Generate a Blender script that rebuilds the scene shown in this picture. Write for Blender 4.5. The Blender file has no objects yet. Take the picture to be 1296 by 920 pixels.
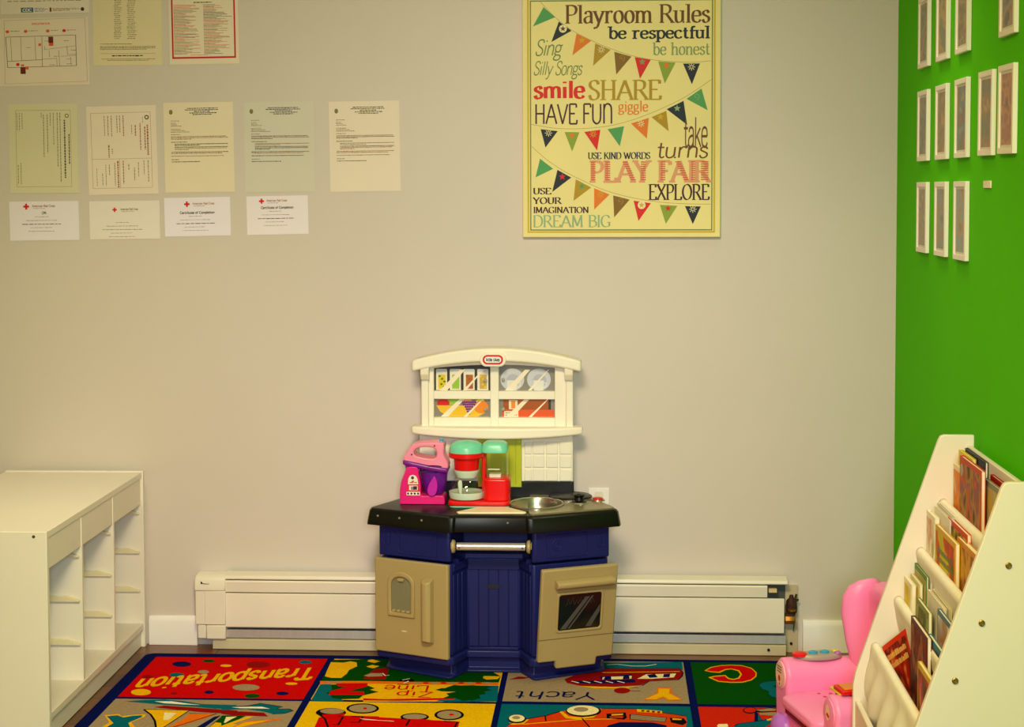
import bpy, bmesh, math, random
from mathutils import Vector, Matrix
random.seed(7)
S = bpy.context.scene
COL = S.collection
PI = math.pi

# ------------------------------------------------------------------ camera, world, lights, exposure
cam_data = bpy.data.cameras.new('camera')
cam = bpy.data.objects.new('camera', cam_data); COL.objects.link(cam)
S.camera = cam
F_PX = 2208.4
cam_data.sensor_fit = 'HORIZONTAL'; cam_data.sensor_width = 36.0
cam_data.lens = F_PX * 36.0 / 1296.0
cam_data.shift_y = -(460.0 - 360.17) / 1296.0
yaw, pitch, roll = -0.056, -0.0548, -0.0027
Fv = Vector((math.sin(yaw)*math.cos(pitch), math.cos(yaw)*math.cos(pitch), math.sin(pitch)))
Rv = Vector((math.cos(yaw), -math.sin(yaw), 0)); Uv = Rv.cross(Fv)
R2 = math.cos(roll)*Rv + math.sin(roll)*Uv; U2 = -math.sin(roll)*Rv + math.cos(roll)*Uv
m = Matrix.Identity(4)
for i in range(3):
    m[i][0] = R2[i]; m[i][1] = U2[i]; m[i][2] = -Fv[i]
m.translation = Vector((.1273, -5.4189, 1.4442))
cam.matrix_world = m
cam_data.clip_start = .05; cam_data.clip_end = 60

S.view_settings.view_transform = 'Standard'
S.view_settings.look = 'None'
S.view_settings.exposure = 0.10
S.view_settings.gamma = 1.0
S.view_settings.use_curve_mapping = False

world = bpy.data.worlds.new('world'); S.world = world; world.use_nodes = True
bg = world.node_tree.nodes['Background']
bg.inputs[0].default_value = (1.0, .90, .66, 1); bg.inputs[1].default_value = .02

def area(name, loc, target, sx, sy, watts, color, spread=180):
    d = bpy.data.lights.new(name, 'AREA'); d.shape = 'RECTANGLE'; d.size = sx; d.size_y = sy
    d.energy = watts; d.color = color; d.spread = math.radians(spread)
    o = bpy.data.objects.new(name, d); COL.objects.link(o)
    o.location = loc
    o.rotation_euler = (Vector(target) - Vector(loc)).to_track_quat('-Z', 'Y').to_euler()
    return o
area('ceiling_panel_light', (-.2, -3.9, 2.62), (-.2, -3.6, 0), 1.2, .6, 84, (1, .80, .12))
area('side_fill_light', (-1.42, -.95, 2.6), (-1.42, -.75, 0), .3, .3, 2.5, (1, .88, .6), 76)  # added fill to brighten the shelf top and the left wall
area('side_fill_light', (.62, -.95, 2.6), (.62, -.75, 0), .3, .3, 2.0, (1, .90, .62), 76)  # matching added fill for the dim lower right corner
area('wall_fill_light', (-.2, -3.3, 2.4), (-.3, 0, .25), .5, .5, 8.4, (1, .88, .82), 80)  # added lamp, narrow spread keeps the top of the wall darker
area('frontal_fill_light', (.35, -5.9, 1.62), (-.36, 0, .36), .5, .6, 10.4, (.84, .93, 1), 64)  # frontal fill added behind the camera, aimed low at the back wall

# ------------------------------------------------------------------ materials (all procedural)
def lin(c):
    c = c/255.0
    return c/12.92 if c <= .04045 else ((c+.055)/1.055)**2.4
def rgb(h):
    h = h.lstrip('#')
    return (lin(int(h[0:2], 16)), lin(int(h[2:4], 16)), lin(int(h[4:6], 16)), 1)
_M = {}
def mat(name, col, rough=.5, metal=0.0, var=.05, scale=9.0, bump=0.0, coat=0.0, trans=0.0, ior=1.45, alpha=1.0, spec=.5, stretch=None, bscale=None):
    if name in _M: return _M[name]
    mt = bpy.data.materials.new(name); mt.use_nodes = True
    nt = mt.node_tree; b = nt.nodes['Principled BSDF']
    c = rgb(col) if isinstance(col, str) else (*col, 1)
    tc = nt.nodes.new('ShaderNodeTexCoord'); mp = nt.nodes.new('ShaderNodeMapping')
    if stretch: mp.inputs['Scale'].default_value = stretch
    nt.links.new(tc.outputs['Object'], mp.inputs['Vector'])
    nz = nt.nodes.new('ShaderNodeTexNoise'); nz.inputs['Scale'].default_value = scale; nz.inputs['Detail'].default_value = 3
    nt.links.new(mp.outputs[0], nz.inputs['Vector'])
    rp = nt.nodes.new('ShaderNodeValToRGB')
    rp.color_ramp.elements[0].position = .3; rp.color_ramp.elements[1].position = .7
    rp.color_ramp.elements[0].color = tuple(max(0, v*(1-var)) for v in c[:3]) + (1,)
    rp.color_ramp.elements[1].color = tuple(min(1, v*(1+var)) for v in c[:3]) + (1,)
    nt.links.new(nz.outputs['Fac'], rp.inputs[0]); nt.links.new(rp.outputs[0], b.inputs['Base Color'])
    b.inputs['Roughness'].default_value = rough; b.inputs['Metallic'].default_value = metal
    b.inputs['Coat Weight'].default_value = coat; b.inputs['Transmission Weight'].default_value = trans
    b.inputs['IOR'].default_value = ior; b.inputs['Alpha'].default_value = alpha
    b.inputs['Specular IOR Level'].default_value = spec
    if bump:
        n2 = nt.nodes.new('ShaderNodeTexNoise'); n2.inputs['Scale'].default_value = bscale or scale*8
        nt.links.new(mp.outputs[0], n2.inputs['Vector'])
        bp = nt.nodes.new('ShaderNodeBump'); bp.inputs['Strength'].default_value = bump; bp.inputs['Distance'].default_value = .002
        nt.links.new(n2.outputs['Fac'], bp.inputs['Height']); nt.links.new(bp.outputs[0], b.inputs['Normal'])
    _M[name] = mt
    return mt
def mottled(name, cols, scale=22.0, stretch=(1, 1, 1), seed=0.0, rough=.6, detail=2.0):
    """printed picture: a few flat colours in irregular patches"""
    if name in _M: return _M[name]
    mt = bpy.data.materials.new(name); mt.use_nodes = True
    nt = mt.node_tree; b = nt.nodes['Principled BSDF']
    tc = nt.nodes.new('ShaderNodeTexCoord'); mp = nt.nodes.new('ShaderNodeMapping')
    mp.inputs['Location'].default_value = (seed*1.7, seed*2.3, seed*.9); mp.inputs['Scale'].default_value = stretch
    nt.links.new(tc.outputs['Object'], mp.inputs['Vector'])
    nz = nt.nodes.new('ShaderNodeTexNoise'); nz.inputs['Scale'].default_value = scale; nz.inputs['Detail'].default_value = detail
    nt.links.new(mp.outputs[0], nz.inputs['Vector'])
    rp = nt.nodes.new('ShaderNodeValToRGB'); el = rp.color_ramp.elements
    n = len(cols)
    while len(el) < n: el.new(.5)
    for i, c in enumerate(cols):
        el[i].position = .32 + .36*i/max(1, n-1); el[i].color = rgb(c)
    nt.links.new(nz.outputs['Fac'], rp.inputs[0]); nt.links.new(rp.outputs[0], b.inputs['Base Color'])
    b.inputs['Roughness'].default_value = rough; b.inputs['Specular IOR Level'].default_value = .15
    _M[name] = mt
    return mt
def thin_glass(name, ior=1.45):
    mt = bpy.data.materials.new(name); mt.use_nodes = True; nt = mt.node_tree
    nt.nodes.remove(nt.nodes['Principled BSDF'])
    tr = nt.nodes.new('ShaderNodeBsdfTransparent'); gl = nt.nodes.new('ShaderNodeBsdfGlossy'); gl.inputs['Roughness'].default_value = .03
    fr = nt.nodes.new('ShaderNodeFresnel'); fr.inputs['IOR'].default_value = ior; mx = nt.nodes.new('ShaderNodeMixShader')
    ge = nt.nodes.new('ShaderNodeNewGeometry'); mu = nt.nodes.new('ShaderNodeMath'); mu.operation = 'SUBTRACT'; mu.use_clamp = True
    nt.links.new(fr.outputs[0], mu.inputs[0]); nt.links.new(ge.outputs['Backfacing'], mu.inputs[1]); nt.links.new(mu.outputs[0], mx.inputs[0]); nt.links.new(tr.outputs[0], mx.inputs[1]); nt.links.new(gl.outputs[0], mx.inputs[2])
    nt.links.new(mx.outputs[0], nt.nodes['Material Output'].inputs['Surface'])
    return mt
def wood_floor():
    mt = bpy.data.materials.new('dark_wood_planks'); mt.use_nodes = True
    nt = mt.node_tree; b = nt.nodes['Principled BSDF']
    tc = nt.nodes.new('ShaderNodeTexCoord')
    br = nt.nodes.new('ShaderNodeTexBrick'); br.inputs['Scale'].default_value = 1
    br.inputs['Brick Width'].default_value = 1.1; br.inputs['Row Height'].default_value = .12
    br.inputs['Mortar Size'].default_value = .0025; br.offset = .37
    br.inputs['Color1'].default_value = rgb('#7a4718'); br.inputs['Color2'].default_value = rgb('#553010'); br.inputs['Mortar'].default_value = rgb('#1d120a')
    nt.links.new(tc.outputs['Object'], br.inputs['Vector'])
    mp = nt.nodes.new('ShaderNodeMapping'); mp.inputs['Scale'].default_value = (3, 60, 1)
    nt.links.new(tc.outputs['Object'], mp.inputs['Vector'])
    nz = nt.nodes.new('ShaderNodeTexNoise'); nz.inputs['Scale'].default_value = 2; nz.inputs['Detail'].default_value = 5
    nt.links.new(mp.outputs[0], nz.inputs['Vector'])
    rp = nt.nodes.new('ShaderNodeValToRGB'); rp.color_ramp.elements[0].color = (.45, .45, .45, 1); rp.color_ramp.elements[1].color = (1.25, 1.2, 1.1, 1)
    nt.links.new(nz.outputs['Fac'], rp.inputs[0])
    mx = nt.nodes.new('ShaderNodeMix'); mx.data_type = 'RGBA'; mx.blend_type = 'MULTIPLY'; mx.inputs[0].default_value = 1
    nt.links.new(br.outputs['Color'], mx.inputs[6]); nt.links.new(rp.outputs[0], mx.inputs[7])
    nt.links.new(mx.outputs[2], b.inputs['Base Color']); b.inputs['Roughness'].default_value = .35
    return mt

# ------------------------------------------------------------------ mesh builder
class MB:
    def __init__(self): self.v = []; self.f = []; self.m = []
    def add(self, vs, fs, mi=0):
        o = len(self.v); self.v += [Vector(p) for p in vs]
        for f in fs: self.f.append([o+i for i in f]); self.m.append(mi)
        return self
    def hexa(self, p, mi=0):     # 8 points: bottom ring 0-3, top ring 4-7
        return self.add(p, [(3, 2, 1, 0), (4, 5, 6, 7), (0, 1, 5, 4), (1, 2, 6, 5), (2, 3, 7, 6), (3, 0, 4, 7)], mi)
    def box(self, x0, x1, y0, y1, z0, z1, mi=0):
        return self.hexa([(x0, y0, z0), (x1, y0, z0), (x1, y1, z0), (x0, y1, z0), (x0, y0, z1), (x1, y0, z1), (x1, y1, z1), (x0, y1, z1)], mi)
    def obox(self, c, ax, ay, az, mi=0):   # centre and three half vectors
        c, ax, ay, az = Vector(c), Vector(ax), Vector(ay), Vector(az)
        return self.hexa([c-ax-ay-az, c+ax-ay-az, c+ax+ay-az, c-ax+ay-az, c-ax-ay+az, c+ax-ay+az, c+ax+ay+az, c-ax+ay+az], mi)
    def prism(self, pts, fn, a, b, mi=0):  # fn(u, v, w) -> point, polygon in (u, v) swept from w=a to w=b
        n = len(pts)
        vs = [fn(u, v, a) for u, v in pts] + [fn(u, v, b) for u, v in pts]
        fs = [tuple(range(n))[::-1], tuple(range(n, 2*n))] + [(i, (i+1) % n, n+(i+1) % n, n+i) for i in range(n)]
        return self.add(vs, fs, mi)
    def ring(self, outer, inner, fn, a, b, mi=0):
        n = len(outer)
        vs = [fn(u, v, a) for u, v in outer] + [fn(u, v, a) for u, v in inner] + [fn(u, v, b) for u, v in outer] + [fn(u, v, b) for u, v in inner]
        fs = []
        for i in range(n):
            j = (i+1) % n
            fs += [(i, j, n+j, n+i), (2*n+i, 3*n+i, 3*n+j, 2*n+j), (i, 2*n+i, 2*n+j, j), (n+i, n+j, 3*n+j, 3*n+i)]
        return self.add(vs, fs, mi)
    def lathe(self, prof, c=(0, 0, 0), n=28, ax=(1, 0, 0), ay=(0, 1, 0), az=(0, 0, 1), sx=1, sy=1, mi=0, caps=True):
        c, ax, ay, az = Vector(c), Vector(ax), Vector(ay), Vector(az)
        vs, fs = [], []
        for r, h in prof:
            for i in range(n):
                t = 2*PI*i/n
                vs.append(c + ax*(r*sx*math.cos(t)) + ay*(r*sy*math.sin(t)) + az*h)
        for k in range(len(prof)-1):
            for i in range(n):
                j = (i+1) % n
                fs.append((k*n+i, k*n+j, (k+1)*n+j, (k+1)*n+i))
        if caps:
            fs.append(tuple(range(n))[::-1]); fs.append(tuple((len(prof)-1)*n+i for i in range(n)))
        return self.add(vs, fs, mi)
    def tube(self, pts, r, n=12, mi=0, closed=False):
        pts = [Vector(p) for p in pts]; vs, fs = [], []; up = None; K = len(pts)
        for k, p in enumerate(pts):
            if closed: t = pts[(k+1) % K] - pts[k-1]
            else: t = pts[min(k+1, K-1)] - pts[max(k-1, 0)]
            t.normalize()
            if up is None:
                up = Vector((0, 0, 1)) if abs(t.z) < .9 else Vector((1, 0, 0))
            a = t.cross(up).normalized(); bb = a.cross(t).normalized(); up = bb
            rr = r[k] if isinstance(r, (list, tuple)) else r
            for i in range(n):
                an = 2*PI*i/n; vs.append(p + a*(rr*math.cos(an)) + bb*(rr*math.sin(an)))
        for k in range(K if closed else K-1):
            q = (k+1) % K
            for i in range(n):
                j = (i+1) % n; fs.append((k*n+i, k*n+j, q*n+j, q*n+i))
        if not closed: fs.append(tuple(range(n))[::-1]); fs.append(tuple((K-1)*n+i for i in range(n)))
        return self.add(vs, fs, mi)
    def loft(self, rings, mi=0, cap=True):
        n = len(rings[0]); vs = [p for r in rings for p in r]; fs = []
        for k in range(len(rings)-1):
            for i in range(n):
                j = (i+1) % n; fs.append((k*n+i, k*n+j, (k+1)*n+j, (k+1)*n+i))
        if cap: fs.append(tuple(range(n))[::-1]); fs.append(tuple((len(rings)-1)*n+i for i in range(n)))
        return self.add(vs, fs, mi)
    def sheet(self, rows, mi=0):   # open grid
        n = len(rows[0]); vs = [p for r in rows for p in r]
        fs = [(k*n+i, k*n+i+1, (k+1)*n+i+1, (k+1)*n+i) for k in range(len(rows)-1) for i in range(n-1)]
        return self.add(vs, fs, mi)
    def build(self, name, mats, parent=None, bevel=0.0, seg=2, flat=False, solid=0.0, subsurf=0, at=None, angle=38):
        me = bpy.data.meshes.new(name)
        o = bpy.data.objects.new(name, me); COL.objects.link(o)
        inv = None
        if parent is not None:
            o.parent = parent; inv = world_of(parent).inverted()
        elif at is not None:
            o.location = at; inv = Matrix.Translation(Vector(at)).inverted()
        vs = [inv @ v if inv else v for v in self.v]
        me.from_pydata([tuple(v) for v in vs], [], self.f)
        if not isinstance(mats, (list, tuple)): mats = [mats]
        for mm in mats: me.materials.append(mm)
        for p, mi in zip(me.polygons, self.m): p.material_index = mi
        if not flat:
            bm = bmesh.new(); bm.from_mesh(me)
            bmesh.ops.recalc_face_normals(bm, faces=bm.faces); bm.to_mesh(me); bm.free()
            for p in me.polygons: p.use_smooth = True
            me.set_sharp_from_angle(angle=math.radians(angle))
        if solid:
            md = o.modifiers.new('solid', 'SOLIDIFY'); md.thickness = solid; md.offset = 0
        if bevel:
            md = o.modifiers.new('bevel', 'BEVEL'); md.width = bevel; md.segments = seg; md.limit_method = 'ANGLE'; md.angle_limit = math.radians(35)
            md.harden_normals = False
        if subsurf:
            md = o.modifiers.new('sub', 'SUBSURF'); md.levels = subsurf; md.render_levels = subsurf
        return o
def cut(o, mb):
    """remove the closed shape mb (world coordinates) from the object's mesh"""
    c = mb.build('cutter', bpy.data.materials[0]); md = o.modifiers.new('cut', 'BOOLEAN'); md.object = c; md.solver = 'EXACT'
    bpy.context.view_layer.update()
    me = bpy.data.meshes.new_from_object(o.evaluated_get(bpy.context.evaluated_depsgraph_get()))
    o.modifiers.clear(); old = o.data; o.data = me; me.name = old.name; bpy.data.meshes.remove(old)
    cm = c.data; bpy.data.objects.remove(c); bpy.data.meshes.remove(cm)
    me.set_sharp_from_angle(angle=math.radians(38))
_W = {}
def world_of(o):
    if o.name in _W: return _W[o.name]
    w = Matrix.LocRotScale(o.location, o.rotation_euler, None)
    if o.parent: w = world_of(o.parent) @ w
    return w
def tag(o, label, cat, group=None, kind=None):
    o['label'] = label; o['category'] = cat
    if group: o['group'] = group
    if kind: o['kind'] = kind
    return o
def thing(name, label, cat, loc=(0, 0, 0), rz=0.0, group=None, rot=None):
    o = bpy.data.objects.new(name, None); COL.objects.link(o); o.empty_display_size = .05
    o.location = loc; o.rotation_euler = rot or (0, 0, rz)
    return tag(o, label, cat, group)
def struct(o): o['kind'] = 'structure'; return o
def copy_tree(o, parent=None):
    c = o.copy(); COL.objects.link(c)
    if parent is not None: c.parent = parent
    for ch in list(o.children): copy_tree(ch, c)
    return c
XZ = lambda u, v, w: (u, w, v)      # polygon in X-Z, swept along Y
XY = lambda u, v, w: (u, v, w)      # polygon in X-Y, swept along Z
YZ = lambda u, v, w: (w, u, v)      # polygon in Y-Z, swept along X
def rrect(x0, x1, y0, y1, r, n=4):
    p = []
    for cx, cy, a in ((x1-r, y1-r, 0), (x0+r, y1-r, 90), (x0+r, y0+r, 180), (x1-r, y0+r, 270)):
        for i in range(n+1):
            t = math.radians(a + 90*i/n); p.append((cx+r*math.cos(t), cy+r*math.sin(t)))
    return p
def ell(cx, cy, rx, ry, n=24): return [(cx+rx*math.cos(2*PI*i/n), cy+ry*math.sin(2*PI*i/n)) for i in range(n)]
def crom(p, n=6, closed=False):     # smooth curve through the points
    out = []; K = len(p)
    for i in range(K if closed else K-1):
        a = p[(i-1) % K] if closed or i > 0 else p[0]; b = p[i]; c = p[(i+1) % K]; d = p[(i+2) % K] if closed or i+2 < K else p[-1]
        for k in range(n):
            t = k/n
            out.append(tuple(.5*((2*b[j]) + (-a[j]+c[j])*t + (2*a[j]-5*b[j]+4*c[j]-d[j])*t*t + (-a[j]+3*b[j]-3*c[j]+d[j])*t**3) for j in range(len(b))))
    if not closed: out.append(tuple(p[-1]))
    return out

# ------------------------------------------------------------------ lettering: stroked glyphs, cap height 1, x-height .66
GL = {}
def _g(ch, w, strokes, serifs=''):
    st = []
    for s in strokes.split(';'):
        s = s.strip(); k = s[0]; pts = [tuple(float(t) for t in q.split(',')) for q in s[1:].split()]
        if k == 'c': pts = crom(pts, 5)
        if k == 'o': pts = crom(pts, 5, True); pts.append(pts[0])
        st.append(pts)
    GL[ch] = (w, st, [tuple(float(t) for t in q.split(',')) for q in serifs.split()])
_g('A', .78, 'l.02,0 .39,1;l.39,1 .76,0;l.16,.36 .62,.36', '.02,0 .76,0')
_g('B', .64, 'l.1,0 .1,1;c.1,1 .36,.99 .52,.9 .54,.7 .4,.54 .1,.53;c.1,.53 .42,.52 .6,.4 .6,.14 .42,.01 .1,0', '.1,0 .1,1')
_g('C', .72, 'c.68,.76 .58,.96 .38,1 .14,.86 .04,.5 .14,.14 .38,0 .58,.04 .7,.24')
_g('D', .76, 'l.1,0 .1,1;c.1,1 .42,.99 .64,.84 .72,.5 .64,.16 .42,.01 .1,0', '.1,0 .1,1')
_g('E', .62, 'l.1,0 .1,1;l.1,1 .56,1;l.1,.52 .46,.52;l.1,0 .6,0;l.55,1 .57,.82;l.59,0 .61,.2', '.1,0 .1,1')
_g('F', .58, 'l.1,0 .1,1;l.1,1 .56,1;l.1,.52 .46,.52;l.55,1 .57,.82', '.1,0 .1,1')
_g('G', .78, 'c.68,.78 .58,.96 .38,1 .14,.86 .04,.5 .14,.14 .38,0 .6,.05 .68,.14;l.68,.4 .68,.08;l.5,.4 .76,.4')
_g('H', .78, 'l.12,0 .12,1;l.66,0 .66,1;l.12,.52 .66,.52', '.12,0 .12,1 .66,0 .66,1')
_g('I', .24, 'l.12,0 .12,1', '.12,0 .12,1')
_g('K', .74, 'l.12,0 .12,1;l.62,1 .14,.44;l.3,.6 .7,0', '.12,0 .12,1 .62,1 .7,0')
_g('L', .6, 'l.1,0 .1,1;l.1,0 .58,0;l.57,0 .59,.2', '.1,0 .1,1')
_g('M', .92, 'l.1,0 .14,1;l.14,1 .46,.08;l.46,.08 .78,1;l.78,1 .82,0', '.1,0 .14,1 .78,1 .82,0')
_g('N', .8, 'l.12,0 .12,1;l.12,1 .68,0;l.68,0 .68,1', '.12,0 .12,1 .68,1')
_g('O', .82, 'o.41,1 .16,.86 .05,.5 .16,.14 .41,0 .66,.14 .77,.5 .66,.86')
_g('P', .62, 'l.1,0 .1,1;c.1,1 .38,.99 .54,.9 .58,.72 .5,.54 .34,.46 .1,.46', '.1,0 .1,1')
_g('R', .72, 'l.1,0 .1,1;c.1,1 .38,.99 .54,.9 .57,.73 .5,.57 .34,.5 .1,.49;l.34,.5 .7,0', '.1,0 .1,1 .7,0')
_g('S', .56, 'c.49,.8 .42,.96 .26,1 .1,.92 .06,.74 .18,.58 .38,.46 .5,.28 .44,.08 .27,0 .1,.05 .04,.24')
_g('T', .68, 'l.34,0 .34,1;l.04,1 .64,1;l.05,1 .03,.82;l.63,1 .65,.82', '.34,0')
_g('U', .78, 'c.12,1 .12,.4 .16,.14 .38,0 .6,.12 .66,.4 .66,1', '.12,1 .66,1')
_g('V', .76, 'l.03,1 .38,0;l.38,0 .73,1', '.03,1 .73,1')
_g('W', 1.06, 'l.03,1 .3,0;l.3,0 .53,.94;l.53,.94 .76,0;l.76,0 1.03,1', '.03,1 1.03,1')
_g('X', .74, 'l.05,1 .7,0;l.69,1 .04,0', '.05,1 .7,0 .69,1 .04,0')
_g('Y', .72, 'l.03,1 .36,.46;l.69,1 .36,.46;l.36,.46 .36,0', '.03,1 .69,1 .36,0')
_g('Z', .66, 'l.06,1 .6,1;l.6,1 .06,0;l.06,0 .62,0')
_g('a', .5, 'c.08,.5 .14,.63 .26,.66 .38,.6 .41,.46 .41,0;c.41,.38 .2,.36 .06,.24 .08,.06 .2,0 .34,.06 .41,.16;l.41,.03 .5,0')
_g('b', .56, 'l.1,0 .1,1;c.1,.48 .24,.66 .42,.62 .52,.36 .44,.06 .26,-.01 .1,.14', '.06,1')
_g('c', .48, 'c.44,.52 .36,.65 .24,.66 .08,.56 .04,.32 .1,.08 .26,0 .38,.03 .46,.14')
_g('d', .56, 'l.46,0 .46,1;c.46,.48 .32,.66 .14,.62 .04,.36 .12,.06 .3,-.01 .46,.14', '.42,1 .5,0')
_g('e', .5, 'l.05,.36 .46,.36;c.46,.36 .42,.58 .26,.66 .1,.58 .04,.34 .1,.08 .28,0 .4,.04 .47,.15')
_g('f', .34, 'c.36,.93 .28,1 .2,.94 .17,.76 .17,0;l.03,.63 .33,.63', '.17,0')
_g('g', .54, 'o.25,.66 .09,.58 .06,.4 .12,.26 .25,.22 .38,.26 .42,.42 .4,.58;c.14,.26 .06,.14 .16,.04 .38,.02 .5,-.08 .44,-.24 .24,-.3 .06,-.24 .06,-.1 .16,.02;l.38,.6 .52,.66')
_g('h', .6, 'l.1,0 .1,1;c.1,.46 .24,.64 .38,.64 .47,.52 .48,0', '.1,0 .06,1 .48,0')
_g('i', .26, 'l.13,0 .13,.65;l.13,.86 .13,.95', '.13,0 .09,.65')
_g('k', .56, 'l.1,0 .1,1;l.46,.64 .1,.26;l.22,.38 .52,0', '.1,0 .06,1 .46,.64 .52,0')
_g('l', .26, 'l.13,0 .13,1', '.13,0 .09,1')
_g('m', .9, 'l.1,0 .1,.65;c.1,.46 .22,.63 .34,.63 .44,.52 .45,0;c.45,.46 .57,.63 .69,.63 .79,.52 .8,0', '.1,0 .06,.65 .45,0 .8,0')
_g('n', .6, 'l.1,0 .1,.65;c.1,.46 .24,.64 .38,.64 .47,.52 .48,0', '.1,0 .06,.65 .48,0')
_g('o', .54, 'o.27,.67 .11,.58 .05,.33 .11,.08 .27,-.01 .43,.08 .49,.33 .43,.58')
_g('p', .56, 'l.1,-.3 .1,.65;c.1,.48 .24,.66 .42,.62 .52,.36 .44,.06 .26,-.01 .1,.14', '.06,.65 .1,-.3')
_g('r', .42, 'l.1,0 .1,.65;c.1,.44 .2,.62 .32,.66 .4,.58', '.1,0 .06,.65')
_g('s', .42, 'c.36,.52 .3,.64 .2,.66 .08,.58 .08,.45 .22,.36 .36,.26 .36,.09 .22,-.01 .1,.03 .04,.16')
_g('t', .36, 'c.16,.9 .16,.2 .2,.04 .28,0 .36,.08;l.02,.63 .33,.63')
_g('u', .6, 'c.1,.65 .1,.2 .16,.04 .28,0 .42,.08 .47,.22;l.47,.65 .47,.1;l.47,.04 .56,0', '.06,.65 .43,.65')
_g('w', .78, 'l.03,.65 .22,0;l.22,0 .39,.6;l.39,.6 .56,0;l.56,0 .75,.65', '.03,.65 .75,.65')
_g('y', .56, 'l.04,.65 .28,.04;c.52,.65 .3,.08 .2,-.2 .08,-.3 .02,-.24', '.04,.65 .52,.65')
_g('z', .46, 'l.06,.64 .42,.64;l.42,.64 .05,0;l.05,0 .44,0')
_g('~', .7, 'l.1,0 .1,1;c.1,.7 .2,.95 .4,1 .58,.88 .62,.6 .62,0')    # tall rounded n
_g(' ', .34, 'l0,-9 0,-9')
_g("'", .2, 'l.1,1 .1,.8')
def ribbon(pts, w):          # list of quads; w a number or a function of the direction angle
    q = []; K = len(pts)
    L, Rr = [], []
    for k in range(K):
        a = pts[max(k-1, 0)]; b = pts[min(k+1, K-1)]
        dx, dy = b[0]-a[0], b[1]-a[1]; d = math.hypot(dx, dy) or 1e-9
        ww = (w(math.atan2(dy, dx)) if callable(w) else w)*.5
        nx, ny = -dy/d*ww, dx/d*ww
        L.append((pts[k][0]+nx, pts[k][1]+ny)); Rr.append((pts[k][0]-nx, pts[k][1]-ny))
    for k in range(K-1): q.append([L[k], L[k+1], Rr[k+1], Rr[k]])
    return q
def text_polys(s, x0, x1, y0, y1, thick=.14, thin=None, serif=0.0, slant=0.0, track=.06):
    """polygons of the string fitted between x0..x1, baseline y0, cap line y1 (in the caller's units)"""
    thin = thick if thin is None else thin
    adv = []; x = 0
    for ch in s: adv.append(x); x += GL[ch][0] + track
    tot = max(x - track, .1); sy = (y1-y0); sx = (x1-x0)/tot
    out = []
    nib = lambda a: thin + (thick-thin)*abs(math.sin(a-.25))**1.3
    for ch, ax in zip(s, adv):
        if ch == ' ': continue
        w, st, se = GL[ch]
        for pts in st: out += ribbon(pts and [(p[0]+ax, p[1]) for p in pts], nib)
        if serif:
            for px, py in se:
                d = serif; t = thin*.5
                out.append([(px+ax-d, py-t), (px+ax+d, py-t), (px+ax+d, py+t), (px+ax-d, py+t)])
    r = []
    for q in out: r.append([(x0+(p[0]+slant*p[1])*sx, y0+p[1]*sy) for p in q])
    return r
class Flat:
    """drawing on a flat surface: local 2-D units -> points just above the surface"""
    def __init__(self, mb, fn, step=.0002): self.mb = mb; self.fn = fn; self.step = step; self.k = 0
    def poly(self, pts, mi, lev=1):
        self.k = (self.k+1) % 40
        h = lev*self.step + self.k*self.step*.012
        self.mb.add([self.fn(x, y, h) for x, y in pts], [tuple(range(len(pts)))], mi)
    def line(self, pts, w, mi, lev=1):
        for q in ribbon(pts, w): self.poly(q, mi, lev)
    def rect(self, x0, x1, y0, y1, mi, lev=1): self.poly([(x0, y0), (x1, y0), (x1, y1), (x0, y1)], mi, lev)
    def text(self, s, x0, x1, y0, y1, mi, lev=2, **k):
        for q in text_polys(s, x0, x1, y0, y1, **k): self.poly(q, mi, lev)
    def star(self, cx, cy, r, mi, lev, n=5, inner=.42, rot=PI/2):
        self.poly([(cx+(r if i % 2 == 0 else r*inner)*math.cos(rot+PI*i/n), cy+(r if i % 2 == 0 else r*inner)*math.sin(rot+PI*i/n)) for i in range(2*n)], mi, lev)
    def fine(self, x0, x1, y, h, mi, lev=1, rnd=random, fill=.9):   # a line of print too small to read
        x = x0
        while x < x1 - h:
            w = min(h*rnd.uniform(1.2, 4.5), x1-x)
            self.rect(x, x+w, y, y+h*rnd.uniform(.7, 1.0), mi, lev); x += w + h*.7
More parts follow.
